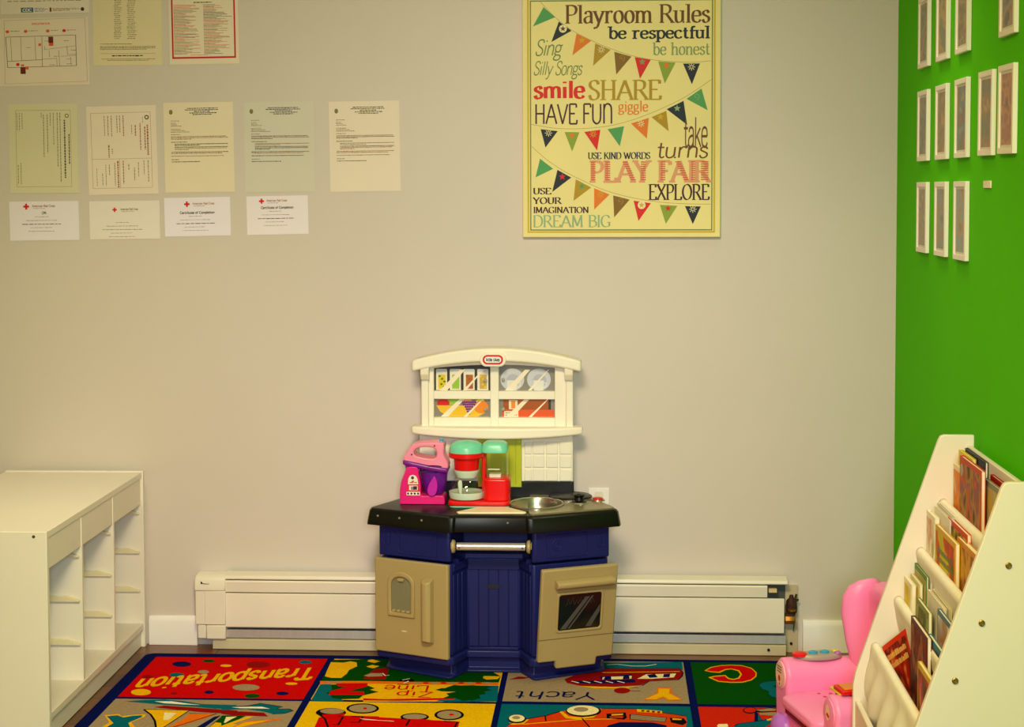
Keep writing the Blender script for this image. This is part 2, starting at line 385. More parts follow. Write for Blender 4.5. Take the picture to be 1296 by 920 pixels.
RUG_ART=[
('navy',1,[(-1.1421,-0.2496),(-1.1413,-0.2588),(-1.1434,-0.2673),(-1.1482,-0.2741),(-1.1552,-0.2786),(-1.1638,-0.2805),(-1.173,-0.2795),(-1.1821,-0.2756),(-1.1901,-0.2694),(-1.1963,-0.2614),(-1.2,-0.2523),(-1.2009,-0.243),(-1.1989,-0.2345),(-1.1941,-0.2276),(-1.1871,-0.223),(-1.1785,-0.2211),(-1.1691,-0.2221),(-1.16,-0.226),(-1.1519,-0.2323),(-1.1458,-0.2405)]),
('green',1,[(-1.0779,-0.2109),(-1.0775,-0.2165),(-1.0791,-0.2215),(-1.0823,-0.2256),(-1.0869,-0.2284),(-1.0924,-0.2295),(-1.0984,-0.2289),(-1.1042,-0.2266),(-1.1092,-0.2229),(-1.113,-0.2181),(-1.1152,-0.2126),(-1.1156,-0.2071),(-1.1141,-0.202),(-1.1109,-0.1978),(-1.1063,-0.1951),(-1.1007,-0.1939),(-1.0947,-0.1945),(-1.0889,-0.1968),(-1.0839,-0.2006),(-1.0801,-0.2055)]),
('gold',1,[(-1.0156,-0.2615),(-1.0155,-0.2656),(-1.0171,-0.2695),(-1.0202,-0.2726),(-1.0245,-0.2747),(-1.0296,-0.2756),(-1.035,-0.2752),(-1.0401,-0.2735),(-1.0446,-0.2708),(-1.0478,-0.2671),(-1.0496,-0.263),(-1.0497,-0.2588),(-1.0481,-0.255),(-1.045,-0.2518),(-1.0407,-0.2497),(-1.0356,-0.2488),(-1.0301,-0.2492),(-1.025,-0.2509),(-1.0206,-0.2537),(-1.0173,-0.2574)]),
('teal',1,[(-1.1351,-0.3668),(-1.1345,-0.3732),(-1.1362,-0.3791),(-1.1399,-0.3839),(-1.1452,-0.387),(-1.1517,-0.3884),(-1.1586,-0.3877),(-1.1654,-0.385),(-1.1713,-0.3807),(-1.1759,-0.3751),(-1.1786,-0.3688),(-1.1791,-0.3624),(-1.1775,-0.3564),(-1.1738,-0.3516),(-1.1685,-0.3484),(-1.162,-0.3471),(-1.155,-0.3478),(-1.1482,-0.3504),(-1.1422,-0.3548),(-1.1377,-0.3604)]),
('tan',1,[(-1.0683,-0.3322),(-1.0678,-0.3379),(-1.069,-0.3431),(-1.0718,-0.3473),(-1.0758,-0.35),(-1.0808,-0.3512),(-1.0862,-0.3505),(-1.0914,-0.3482),(-1.0961,-0.3443),(-1.0997,-0.3393),(-1.1019,-0.3337),(-1.1024,-0.328),(-1.1012,-0.3228),(-1.0985,-0.3186),(-1.0944,-0.3157),(-1.0894,-0.3146),(-1.084,-0.3152),(-1.0787,-0.3176),(-1.074,-0.3215),(-1.0704,-0.3265)]),
('dred',1,[(-1.2225,-0.3916),(-1.222,-0.3964),(-1.2233,-0.4008),(-1.226,-0.4044),(-1.2301,-0.4067),(-1.235,-0.4077),(-1.2403,-0.4072),(-1.2455,-0.4053),(-1.2501,-0.402),(-1.2536,-0.3979),(-1.2557,-0.3932),(-1.2562,-0.3884),(-1.255,-0.384),(-1.2522,-0.3804),(-1.2482,-0.378),(-1.2432,-0.377),(-1.2379,-0.3775),(-1.2326,-0.3795),(-1.2281,-0.3827),(-1.2246,-0.3869)]),
('gold',1,[(-1.1867,-0.5482),(-1.1856,-0.5579),(-1.1873,-0.5668),(-1.1918,-0.5739),(-1.1986,-0.5787),(-1.207,-0.5806),(-1.2163,-0.5795),(-1.2254,-0.5755),(-1.2337,-0.5689),(-1.2401,-0.5605),(-1.2442,-0.5509),(-1.2455,-0.5412),(-1.2438,-0.5322),(-1.2393,-0.5249),(-1.2325,-0.5201),(-1.224,-0.5181),(-1.2147,-0.5192),(-1.2054,-0.5233),(-1.1972,-0.53),(-1.1907,-0.5386)]),
('dred',1,[(-1.1067,-0.5566),(-1.1064,-0.56),(-1.1071,-0.563),(-1.1088,-0.5655),(-1.1114,-0.5672),(-1.1145,-0.5679),(-1.1178,-0.5675),(-1.1211,-0.5661),(-1.1241,-0.5638),(-1.1263,-0.5609),(-1.1277,-0.5576),(-1.128,-0.5542),(-1.1273,-0.5512),(-1.1256,-0.5487),(-1.123,-0.547),(-1.1199,-0.5463),(-1.1165,-0.5467),(-1.1132,-0.5481),(-1.1103,-0.5504),(-1.108,-0.5533)]),
('navy',1,[(-1.0068,-0.5398),(-1.0062,-0.5451),(-1.007,-0.5498),(-1.0091,-0.5537),(-1.0123,-0.5562),(-1.0162,-0.5572),(-1.0205,-0.5566),(-1.0247,-0.5544),(-1.0285,-0.5508),(-1.0315,-0.5462),(-1.0334,-0.5411),(-1.0339,-0.5358),(-1.0332,-0.531),(-1.0311,-0.5271),(-1.0279,-0.5245),(-1.024,-0.5235),(-1.0197,-0.5242),(-1.0154,-0.5264),(-1.0116,-0.53),(-1.0086,-0.5346)]),
('dred',1,[(-0.901,-0.2445),(-0.9005,-0.2558),(-0.9037,-0.2661),(-0.9101,-0.2745),(-0.9191,-0.2801),(-0.9299,-0.2823),(-0.9414,-0.2811),(-0.9525,-0.2764),(-0.9622,-0.2688),(-0.9694,-0.259),(-0.9735,-0.2478),(-0.9741,-0.2365),(-0.9711,-0.226),(-0.9647,-0.2175),(-0.9556,-0.2118),(-0.9447,-0.2095),(-0.933,-0.2108),(-0.9218,-0.2155),(-0.9121,-0.2233),(-0.905,-0.2333)]),
('teal',1,[(-0.7794,-0.2115),(-0.7794,-0.2175),(-0.7812,-0.2229),(-0.7847,-0.2273),(-0.7897,-0.2302),(-0.7954,-0.2314),(-0.8016,-0.2308),(-0.8074,-0.2283),(-0.8124,-0.2243),(-0.8161,-0.2192),(-0.8181,-0.2133),(-0.8182,-0.2074),(-0.8164,-0.2019),(-0.8129,-0.1974),(-0.808,-0.1945),(-0.8021,-0.1932),(-0.796,-0.1939),(-0.7901,-0.1964),(-0.7851,-0.2004),(-0.7814,-0.2057)]),
('gold',1,[(-0.7813,-0.4432),(-0.7815,-0.4471),(-0.7834,-0.4507),(-0.7868,-0.4536),(-0.7914,-0.4556),(-0.7968,-0.4565),(-0.8024,-0.4561),(-0.8077,-0.4546),(-0.8121,-0.452),(-0.8153,-0.4486),(-0.8169,-0.4448),(-0.8167,-0.4409),(-0.8148,-0.4373),(-0.8114,-0.4344),(-0.8068,-0.4324),(-0.8014,-0.4315),(-0.7957,-0.4319),(-0.7904,-0.4334),(-0.786,-0.436),(-0.7828,-0.4394)]),
('tan',1,[(-0.8842,-0.4867),(-0.8841,-0.4966),(-0.8879,-0.5057),(-0.8952,-0.5132),(-0.9053,-0.5181),(-0.9171,-0.5203),(-0.9296,-0.5193),(-0.9415,-0.5153),(-0.9517,-0.5087),(-0.9592,-0.5001),(-0.9633,-0.4904),(-0.9635,-0.4804),(-0.9598,-0.4712),(-0.9526,-0.4637),(-0.9425,-0.4586),(-0.9305,-0.4564),(-0.9179,-0.4574),(-0.9058,-0.4615),(-0.8956,-0.4682),(-0.8881,-0.4769)]),
('green',1,[(-0.866,-0.57),(-0.8657,-0.5766),(-0.8677,-0.5827),(-0.8716,-0.5876),(-0.8772,-0.5909),(-0.8838,-0.5923),(-0.8909,-0.5916),(-0.8977,-0.5889),(-0.9035,-0.5844),(-0.9079,-0.5786),(-0.9104,-0.572),(-0.9107,-0.5654),(-0.9088,-0.5593),(-0.9049,-0.5543),(-0.8993,-0.5509),(-0.8926,-0.5495),(-0.8855,-0.5503),(-0.8787,-0.553),(-0.8728,-0.5576),(-0.8684,-0.5634)]),
('navy',1,[(-0.7888,-0.5423),(-0.7886,-0.5479),(-0.7903,-0.553),(-0.7936,-0.5571),(-0.7981,-0.5599),(-0.8035,-0.5611),(-0.8093,-0.5604),(-0.8148,-0.5581),(-0.8196,-0.5544),(-0.8231,-0.5495),(-0.8251,-0.544),(-0.8253,-0.5384),(-0.8236,-0.5332),(-0.8204,-0.529),(-0.8158,-0.5262),(-0.8103,-0.5251),(-0.8045,-0.5257),(-0.799,-0.528),(-0.7942,-0.5318),(-0.7907,-0.5367)]),
('gold',1,[(-1.2566,-0.7704),(-1.2189,-0.7597),(-1.206,-0.7791),(-1.1863,-0.7671),(-1.1458,-0.7563),(-1.1422,-0.7795),(-1.1649,-0.832),(-1.1167,-0.9232),(-1.2462,-0.9293),(-1.2244,-0.8348)]),
('teal',2,[(-1.2474,-0.7811),(-1.2198,-0.7709),(-1.1995,-0.7899),(-1.1777,-0.7734),(-1.1522,-0.7677),(-1.1497,-0.7831),(-1.172,-0.8367),(-1.1361,-0.9241),(-1.2333,-0.9287),(-1.212,-0.8407)]),
('teal',2,[(-1.2351,-0.6413),(-1.1839,-0.6248),(-1.1299,-0.6176),(-1.0706,-0.6313),(-1.0125,-0.6566),(-0.9148,-0.6613),(-0.9041,-0.6952),(-0.9651,-0.6981),(-1.0233,-0.6837),(-1.1168,-0.6684),(-1.1832,-0.653)]),
('white',3,[(-1.1526,-0.6375),(-1.1045,-0.6352),(-1.0507,-0.6561),(-1.0138,-0.6659),(-1.0627,-0.6636),(-1.1203,-0.6547)]),
('dred',2,[(-1.1408,-0.6926),(-1.115,-0.6753),(-1.0214,-0.6916),(-0.9005,-0.7121),(-0.8933,-0.7455),(-0.9983,-0.7314),(-1.0786,-0.7103)]),
('gold',2,[(-1.1581,-0.714),(-1.0341,-0.7173),(-1.0513,-0.7917),(-1.0626,-0.8786),(-1.0822,-0.8795),(-1.1084,-0.8054)]),
('cream',3,[(-1.0988,-0.7384),(-1.0634,-0.7434),(-1.0685,-0.8035),(-1.0837,-0.8097)]),
('black',3,('L',0.006,[(-1.1632,-0.7142),(-1.1299,-0.7622),(-1.1049,-0.8161),(-1.0848,-0.8796)])),
('black',3,('L',0.004,[(-1.1632,-0.7142),(-1.0341,-0.7173),(-1.067,-0.8746)])),
('orange',2,[(-1.0271,-0.7462),(-0.9515,-0.7427),(-0.9822,-0.7994),(-1.043,-0.8777),(-1.0561,-0.8783),(-1.0314,-0.7908)]),
('black',3,('L',0.004,[(-1.0271,-0.7462),(-0.9515,-0.7427),(-1.0441,-0.8735)])),
('navy',2,[(-0.952,-0.7705),(-0.9361,-0.7587),(-0.9581,-0.8737),(-0.981,-0.8747)]),
('green',2,[(-0.9311,-0.7584),(-0.8909,-0.7565),(-0.8804,-0.8055),(-0.9129,-0.8395),(-0.945,-0.873),(-0.9417,-0.8301)]),
('cream',3,[(-0.9157,-0.7743),(-0.8945,-0.7711),(-0.9104,-0.8286)]),
('gold',2,[(-0.945,-0.873),(-0.937,-0.8212),(-0.8735,-0.8377),(-0.8667,-0.8693)]),
('teal',2,[(-0.9538,-0.6774),(-0.8711,-0.662),(-0.851,-0.6425),(-0.8355,-0.6511),(-0.7834,-0.6717),(-0.793,-0.6928),(-0.7588,-0.6934),(-0.746,-0.7076),(-0.7652,-0.7321),(-0.7979,-0.7381),(-0.8291,-0.7171),(-0.881,-0.6969),(-0.9462,-0.7113)]),
('black',3,('L',0.004,[(-0.8863,-0.6719),(-0.8716,-0.6597),(-0.851,-0.6425),(-0.8359,-0.6488),(-0.7817,-0.6716),(-0.7964,-0.6929),(-0.7592,-0.6912),(-0.746,-0.7076),(-0.7652,-0.7321),(-0.7974,-0.7403)])),
('white',3,[(-0.9234,-0.6829),(-0.8717,-0.6759),(-0.8411,-0.6744),(-0.8138,-0.6915),(-0.8549,-0.6911),(-0.8994,-0.6909)]),
('dred',2,[(-0.945,-0.7169),(-0.8758,-0.7216),(-0.8236,-0.7281),(-0.8048,-0.7629),(-0.8512,-0.7584),(-0.9018,-0.7586),(-0.9387,-0.7447)]),
('green',2,[(-0.935,-0.7613),(-0.8684,-0.757),(-0.8886,-0.8194),(-0.914,-0.855)]),
('cream',3,[(-0.919,-0.7727),(-0.8899,-0.7669),(-0.9138,-0.826)]),
('gold',2,[(-0.9149,-0.8508),(-0.862,-0.7634),(-0.8432,-0.7647),(-0.8863,-0.8301),(-0.8967,-0.8733),(-0.9097,-0.8739)]),
('orange',2,[(-0.8607,-0.8094),(-0.7669,-0.7766),(-0.7624,-0.7829),(-0.8116,-0.8212),(-0.8738,-0.8722),(-0.8902,-0.873)]),
('gold',3,[(-0.8556,-0.8178),(-0.7934,-0.7953),(-0.8215,-0.8216),(-0.871,-0.87),(-0.8841,-0.8706)]),
('dgreen',1,[(-0.7195,-0.1811),(-0.5805,-0.1664),(-0.5467,-0.4044),(-0.7169,-0.4123)]),
('dgreen',1,[(-0.6271,-0.1716),(-0.3055,-0.1498),(-0.1942,-0.3396),(-0.196,-0.425),(-0.5903,-0.4308)]),
('gold',2,[(-0.7207,-0.2088),(-0.6827,-0.2126),(-0.6624,-0.1979),(-0.6422,-0.208),(-0.6341,-0.2512),(-0.6521,-0.2922),(-0.6534,-0.3319),(-0.6628,-0.3778),(-0.6934,-0.3792),(-0.7141,-0.3634),(-0.7179,-0.2953)]),
('gold',2,[(-0.6122,-0.1817),(-0.5984,-0.1728),(-0.5776,-0.1884),(-0.5936,-0.2085)]),
('gold',2,[(-0.6057,-0.2553),(-0.5902,-0.2329),(-0.5693,-0.2509),(-0.5851,-0.2704)]),
('gold',2,[(-0.6118,-0.1944),(-0.5958,-0.1743),(-0.5709,-0.1926),(-0.5869,-0.2125)]),
('gold',2,[(-0.6057,-0.2515),(-0.5914,-0.2346),(-0.5674,-0.247),(-0.5792,-0.2691)]),
('dred',2,[(-0.5962,-0.384),(-0.5935,-0.3516),(-0.5775,-0.2824),(-0.5347,-0.2563),(-0.5308,-0.3874),(-0.5735,-0.3919)]),
('tan',3,[(-0.6008,-0.3519),(-0.5827,-0.325),(-0.55,-0.3235),(-0.5421,-0.3557),(-0.5849,-0.3616)]),
('white',3,('L',0.004,[(-0.5482,-0.3234),(-0.5357,-0.3489),(-0.525,-0.3419)])),
('black',2,[(-0.4903,-0.4387),(-0.4878,-0.3854),(-0.4527,-0.3773),(-0.4433,-0.3961),(-0.4561,-0.4409)]),
('white',3,('L',0.004,[(-0.4797,-0.3927),(-0.46,-0.3764)])),
('white',3,('L',0.004,[(-0.4722,-0.4253),(-0.4605,-0.4032)])),
('gold',2,[(-0.245,-0.338),(-0.1942,-0.3396),(-0.2014,-0.3695),(-0.2332,-0.3761),(-0.2451,-0.3613)]),
('gold',1,[(-0.5896,-0.4358),(-0.1935,-0.4374),(-0.1904,-0.5943),(-0.5647,-0.6118)]),
('teal',1,[(-0.7143,-0.4451),(-0.683,-0.4436),(-0.6216,-0.6107),(-0.7134,-0.6103)]),
('teal',2,[(-0.2679,-0.4384),(-0.1935,-0.4374),(-0.1887,-0.5942),(-0.3238,-0.6029),(-0.3587,-0.5975)]),
('dgreen',3,[(-0.3731,-0.4878),(-0.3572,-0.4698),(-0.3467,-0.4693),(-0.3249,-0.436),(-0.3033,-0.44),(-0.2681,-0.4359),(-0.2069,-0.448),(-0.2271,-0.4638),(-0.2115,-0.4852),(-0.2316,-0.4983),(-0.2247,-0.5222),(-0.2431,-0.5327),(-0.2372,-0.5647),(-0.2595,-0.5893),(-0.2703,-0.5839),(-0.2831,-0.5963),(-0.3062,-0.5679),(-0.347,-0.5757),(-0.3291,-0.5451),(-0.3383,-0.5215),(-0.3118,-0.5045),(-0.3542,-0.5016)]),
('orange',2,[(-0.7204,-0.4125),(-0.546,-0.4095),(-0.543,-0.4321),(-0.7147,-0.4426)]),
('tan',3,[(-0.7051,-0.4182),(-0.6513,-0.4169),(-0.6526,-0.4322),(-0.7024,-0.4345)]),
('orange',2,[(-0.5937,-0.4069),(-0.4419,-0.4087),(-0.1956,-0.4036),(-0.1955,-0.4325),(-0.4462,-0.4341),(-0.59,-0.4333)]),
('tan',3,[(-0.4242,-0.4205),(-0.4254,-0.4258),(-0.4296,-0.4292),(-0.4353,-0.4294),(-0.4403,-0.4265),(-0.4427,-0.4214),(-0.4415,-0.4161),(-0.4372,-0.4127),(-0.4315,-0.4125),(-0.4265,-0.4154)]),
('red',3,[(-0.3986,-0.4193),(-0.3998,-0.4246),(-0.4041,-0.428),(-0.4098,-0.4282),(-0.4147,-0.4253),(-0.417,-0.4202),(-0.4158,-0.415),(-0.4115,-0.4115),(-0.4058,-0.4113),(-0.4009,-0.4143)]),
('tan',3,[(-0.3729,-0.4182),(-0.3742,-0.4234),(-0.3785,-0.4268),(-0.3842,-0.4271),(-0.3891,-0.4241),(-0.3914,-0.419),(-0.3902,-0.4138),(-0.3859,-0.4103),(-0.3802,-0.4101),(-0.3752,-0.4131)]),
('red',3,[(-0.3473,-0.417),(-0.3486,-0.4222),(-0.3529,-0.4256),(-0.3586,-0.4259),(-0.3636,-0.4229),(-0.3658,-0.4178),(-0.3646,-0.4126),(-0.3603,-0.4092),(-0.3545,-0.4089),(-0.3496,-0.4119)]),
('tan',3,[(-0.3217,-0.4158),(-0.3231,-0.421),(-0.3274,-0.4244),(-0.3331,-0.4247),(-0.338,-0.4217),(-0.3402,-0.4166),(-0.3389,-0.4114),(-0.3346,-0.408),(-0.3289,-0.4077),(-0.324,-0.4107)]),
('red',3,[(-0.2961,-0.4146),(-0.2975,-0.4198),(-0.3018,-0.4232),(-0.3075,-0.4235),(-0.3124,-0.4205),(-0.3146,-0.4154),(-0.3133,-0.4102),(-0.309,-0.4068),(-0.3032,-0.4065),(-0.2983,-0.4095)]),
('tan',3,[(-0.2706,-0.4134),(-0.2719,-0.4186),(-0.2763,-0.422),(-0.282,-0.4223),(-0.2869,-0.4193),(-0.289,-0.4143),(-0.2877,-0.409),(-0.2833,-0.4056),(-0.2776,-0.4053),(-0.2727,-0.4083)]),
('red',3,[(-0.245,-0.4122),(-0.2463,-0.4174),(-0.2507,-0.4208),(-0.2564,-0.4211),(-0.2613,-0.4181),(-0.2634,-0.4131),(-0.2621,-0.4078),(-0.2577,-0.4044),(-0.252,-0.4041),(-0.2471,-0.4071)]),
('tan',3,[(-0.2194,-0.411),(-0.2208,-0.4163),(-0.2252,-0.4197),(-0.2309,-0.4199),(-0.2357,-0.417),(-0.2378,-0.4119),(-0.2365,-0.4066),(-0.2321,-0.4032),(-0.2263,-0.4029),(-0.2215,-0.4059)]),
('dgreen',2,[(-0.6822,-0.4486),(-0.6475,-0.442),(-0.5829,-0.444),(-0.5495,-0.4798),(-0.5615,-0.4951),(-0.5341,-0.5158),(-0.5744,-0.554),(-0.5805,-0.584),(-0.6314,-0.5923),(-0.6574,-0.5817),(-0.6647,-0.5582),(-0.6824,-0.5349),(-0.6708,-0.4977)]),
('red',3,[(-0.67,-0.4355),(-0.5779,-0.4287),(-0.5732,-0.4623),(-0.6206,-0.5138),(-0.5764,-0.5154),(-0.57,-0.5477),(-0.6708,-0.5524),(-0.6749,-0.5163),(-0.6327,-0.4688),(-0.658,-0.4662)]),
('red',2,[(-0.5691,-0.5802),(-0.5053,-0.5855),(-0.3067,-0.562),(-0.3119,-0.5812),(-0.4619,-0.6),(-0.5663,-0.6002)]),
('red',1,[(-0.665,-0.7652),(-0.6352,-0.7416),(-0.5014,-0.7464),(-0.4872,-0.8539),(-0.6619,-0.8622)]),
('red',1,[(-0.5454,-0.7476),(-0.4222,-0.7638),(-0.2774,-0.7821),(-0.278,-0.8516),(-0.529,-0.8635)]),
('black',2,[(-0.5112,-0.675),(-0.5115,-0.6897),(-0.5162,-0.7032),(-0.5248,-0.7141),(-0.5365,-0.7213),(-0.5502,-0.7242),(-0.5645,-0.7226),(-0.5781,-0.7166),(-0.5897,-0.7066),(-0.5981,-0.6938),(-0.6026,-0.6793),(-0.6026,-0.6644),(-0.5981,-0.6507),(-0.5895,-0.6396),(-0.5776,-0.6321),(-0.5637,-0.6291),(-0.5491,-0.6308),(-0.5353,-0.637),(-0.5237,-0.6472),(-0.5154,-0.6603)]),
('tan',3,[(-0.5187,-0.6753),(-0.519,-0.6869),(-0.523,-0.6975),(-0.5303,-0.7061),(-0.5402,-0.7119),(-0.5516,-0.7142),(-0.5636,-0.713),(-0.575,-0.7082),(-0.5846,-0.7004),(-0.5916,-0.6903),(-0.5951,-0.6789),(-0.595,-0.6672),(-0.5911,-0.6565),(-0.5838,-0.6477),(-0.5739,-0.6418),(-0.5623,-0.6394),(-0.5501,-0.6407),(-0.5386,-0.6456),(-0.529,-0.6536),(-0.5221,-0.6638)]),
('red',4,[(-0.5447,-0.6765),(-0.5446,-0.6794),(-0.545,-0.6819),(-0.5459,-0.684),(-0.5473,-0.6853),(-0.5489,-0.6858),(-0.5506,-0.6855),(-0.5523,-0.6843),(-0.5538,-0.6823),(-0.5549,-0.6798),(-0.5555,-0.6771),(-0.5557,-0.6742),(-0.5553,-0.6717),(-0.5544,-0.6696),(-0.553,-0.6682),(-0.5514,-0.6677),(-0.5497,-0.6681),(-0.548,-0.6693),(-0.5465,-0.6713),(-0.5454,-0.6738)]),
('black',2,[(-0.2708,-0.7225),(-0.2715,-0.7376),(-0.2762,-0.7513),(-0.2842,-0.7624),(-0.2949,-0.7697),(-0.3071,-0.7726),(-0.3198,-0.7709),(-0.3317,-0.7646),(-0.3417,-0.7544),(-0.3488,-0.7412),(-0.3523,-0.7263),(-0.3518,-0.7111),(-0.3474,-0.6971),(-0.3394,-0.6858),(-0.3286,-0.6782),(-0.3161,-0.6751),(-0.3031,-0.677),(-0.2911,-0.6835),(-0.281,-0.694),(-0.2741,-0.7074)]),
('tan',3,[(-0.2782,-0.7228),(-0.2788,-0.7348),(-0.2826,-0.7458),(-0.2892,-0.7546),(-0.2979,-0.7605),(-0.308,-0.7628),(-0.3184,-0.7615),(-0.3282,-0.7565),(-0.3364,-0.7483),(-0.3421,-0.7378),(-0.345,-0.726),(-0.3445,-0.7139),(-0.3408,-0.7028),(-0.3342,-0.6937),(-0.3254,-0.6877),(-0.3151,-0.6853),(-0.3046,-0.6867),(-0.2947,-0.6919),(-0.2865,-0.7002),(-0.2808,-0.7109)]),
('red',4,[(-0.2986,-0.7227),(-0.2987,-0.7254),(-0.2994,-0.7279),(-0.3007,-0.73),(-0.3025,-0.7313),(-0.3045,-0.7318),(-0.3066,-0.7315),(-0.3086,-0.7303),(-0.3102,-0.7284),(-0.3114,-0.726),(-0.312,-0.7233),(-0.3119,-0.7205),(-0.3112,-0.718),(-0.3099,-0.716),(-0.3081,-0.7146),(-0.3061,-0.7141),(-0.304,-0.7144),(-0.302,-0.7156),(-0.3004,-0.7175),(-0.2992,-0.7199)]),
('black',2,[(-0.5968,-0.7175),(-0.5969,-0.7306),(-0.601,-0.7426),(-0.6088,-0.7523),(-0.6195,-0.7588),(-0.632,-0.7614),(-0.6452,-0.76),(-0.6578,-0.7546),(-0.6686,-0.7458),(-0.6765,-0.7344),(-0.6808,-0.7214),(-0.6809,-0.7082),(-0.6769,-0.696),(-0.6692,-0.6861),(-0.6584,-0.6794),(-0.6456,-0.6767),(-0.6322,-0.6782),(-0.6195,-0.6838),(-0.6087,-0.6928),(-0.6009,-0.7044)]),
('tan',3,[(-0.6039,-0.7043),(-0.6044,-0.712),(-0.6081,-0.719),(-0.6147,-0.7248),(-0.6235,-0.7287),(-0.6336,-0.7304),(-0.6442,-0.7297),(-0.6541,-0.7267),(-0.6624,-0.7216),(-0.6683,-0.715),(-0.6712,-0.7074),(-0.6709,-0.6997),(-0.6672,-0.6926),(-0.6606,-0.6868),(-0.6518,-0.6828),(-0.6415,-0.6811),(-0.6309,-0.6818),(-0.6209,-0.6849),(-0.6126,-0.69),(-0.6067,-0.6967)]),
('black',2,[(-0.3647,-0.7457),(-0.3655,-0.7567),(-0.3701,-0.7667),(-0.3779,-0.7748),(-0.3882,-0.7802),(-0.4001,-0.7825),(-0.4123,-0.7813),(-0.4238,-0.7769),(-0.4333,-0.7696),(-0.44,-0.7602),(-0.4433,-0.7494),(-0.4427,-0.7385),(-0.4382,-0.7283),(-0.4304,-0.7201),(-0.42,-0.7145),(-0.408,-0.7122),(-0.3955,-0.7133),(-0.384,-0.7179),(-0.3744,-0.7253),(-0.3678,-0.7349)]),
('tan',3,[(-0.3716,-0.7438),(-0.3724,-0.7514),(-0.3763,-0.7583),(-0.383,-0.764),(-0.3916,-0.7678),(-0.4015,-0.7694),(-0.4117,-0.7687),(-0.4212,-0.7658),(-0.429,-0.7608),(-0.4344,-0.7543),(-0.4369,-0.7469),(-0.4362,-0.7394),(-0.4323,-0.7324),(-0.4257,-0.7266),(-0.417,-0.7227),(-0.407,-0.7211),(-0.3967,-0.7218),(-0.3872,-0.7248),(-0.3794,-0.7299),(-0.374,-0.7364)]),
('red',3,[(-0.6595,-0.7372),(-0.601,-0.7233),(-0.5984,-0.762),(-0.6541,-0.7702)]),
('red',3,[(-0.4421,-0.7648),(-0.3616,-0.7697),(-0.3571,-0.8128),(-0.4371,-0.8059)]),
('black',4,('L',0.006,[(-0.6134,-0.7517),(-0.5998,-0.7533),(-0.6016,-0.8274),(-0.6151,-0.8259)])),
('black',4,('L',0.006,[(-0.5764,-0.7522),(-0.5464,-0.7507),(-0.5489,-0.8034),(-0.5723,-0.8023)])),
('black',4,('L',0.006,[(-0.4384,-0.7679),(-0.4145,-0.7722),(-0.4182,-0.8264)])),
('black',4,('L',0.006,[(-0.3203,-0.7841),(-0.2835,-0.7878),(-0.2877,-0.8521),(-0.3049,-0.8424)])),
('black',4,('L',0.006,[(-0.6791,-0.7213),(-0.6465,-0.7753),(-0.6227,-0.8603)])),
('white',4,('L',0.003,[(-0.5503,-0.7708),(-0.4964,-0.7846)])),
('white',4,('L',0.003,[(-0.5404,-0.7782),(-0.4557,-0.7894)])),
('teal',1,[(0.0792,-0.244),(0.0985,-0.1782),(0.3476,-0.1569),(0.347,-0.2445)]),
('white',2,('L',0.004,[(0.1186,-0.2002),(0.1495,-0.1922),(0.1936,-0.2097),(0.2377,-0.2077),(0.2691,-0.1867)])),
('dred',2,[(0.0618,-0.2576),(0.123,-0.2452),(0.3379,-0.2321),(0.3452,-0.2684),(0.3414,-0.3078),(0.329,-0.347),(0.2429,-0.3663),(0.2207,-0.4126),(0.1401,-0.4328),(0.047,-0.4312),(0.0039,-0.4001),(-0.0056,-0.3625)]),
('dred',2,[(-0.1688,-0.3716),(-0.1403,-0.3394),(-0.1053,-0.3471),(-0.1261,-0.3635)]),
('gold',3,('L',0.005,[(0.1057,-0.2873),(0.2102,-0.2762),(0.3366,-0.264)])),
('navy',3,[(0.0972,-0.3315),(0.1925,-0.299),(0.1962,-0.3454),(0.106,-0.365)]),
('cream',4,[(0.1317,-0.3299),(0.1684,-0.3235),(0.166,-0.3545),(0.1326,-0.3591)]),
('cream',4,[(0.1857,-0.3181),(0.1931,-0.3177),(0.1919,-0.3456),(0.1858,-0.349)]),
('cream',4,[(0.1067,-0.3373),(0.1136,-0.3338),(0.1111,-0.3586),(0.106,-0.3619)]),
('navy',3,[(0.0077,-0.3817),(0.2003,-0.3545),(0.2042,-0.3848),(0.1402,-0.3998),(0.0466,-0.4042)]),
('white',4,('L',0.005,[(0.0163,-0.3813),(0.038,-0.3985)])),
('white',4,('L',0.005,[(0.0496,-0.3798),(0.0712,-0.397)])),
('white',4,('L',0.005,[(0.083,-0.3783),(0.1044,-0.3955)])),
('white',4,('L',0.005,[(0.1163,-0.3767),(0.1376,-0.3939)])),
('white',4,('L',0.005,[(0.1497,-0.3752),(0.1709,-0.3924)])),
('cream',3,[(0.209,-0.3479),(0.2358,-0.3002),(0.3249,-0.2866),(0.3169,-0.3275),(0.252,-0.3459)]),
('navy',4,[(0.2378,-0.3048),(0.2618,-0.2958),(0.2696,-0.3297),(0.2457,-0.337)]),
('navy',4,[(0.2878,-0.2946),(0.3074,-0.2906),(0.304,-0.3281),(0.2846,-0.329)]),
('black',3,('L',0.004,[(0.0618,-0.2576),(0.123,-0.242),(0.338,-0.2289),(0.3457,-0.2762),(0.341,-0.3155),(0.3289,-0.3516),(0.2428,-0.3708),(0.2227,-0.417)])),
('gold',3,[(0.0342,-0.4288),(0.0809,-0.4326),(0.1486,-0.4354),(0.2078,-0.4237),(0.1822,-0.4486),(0.0811,-0.4504)]),
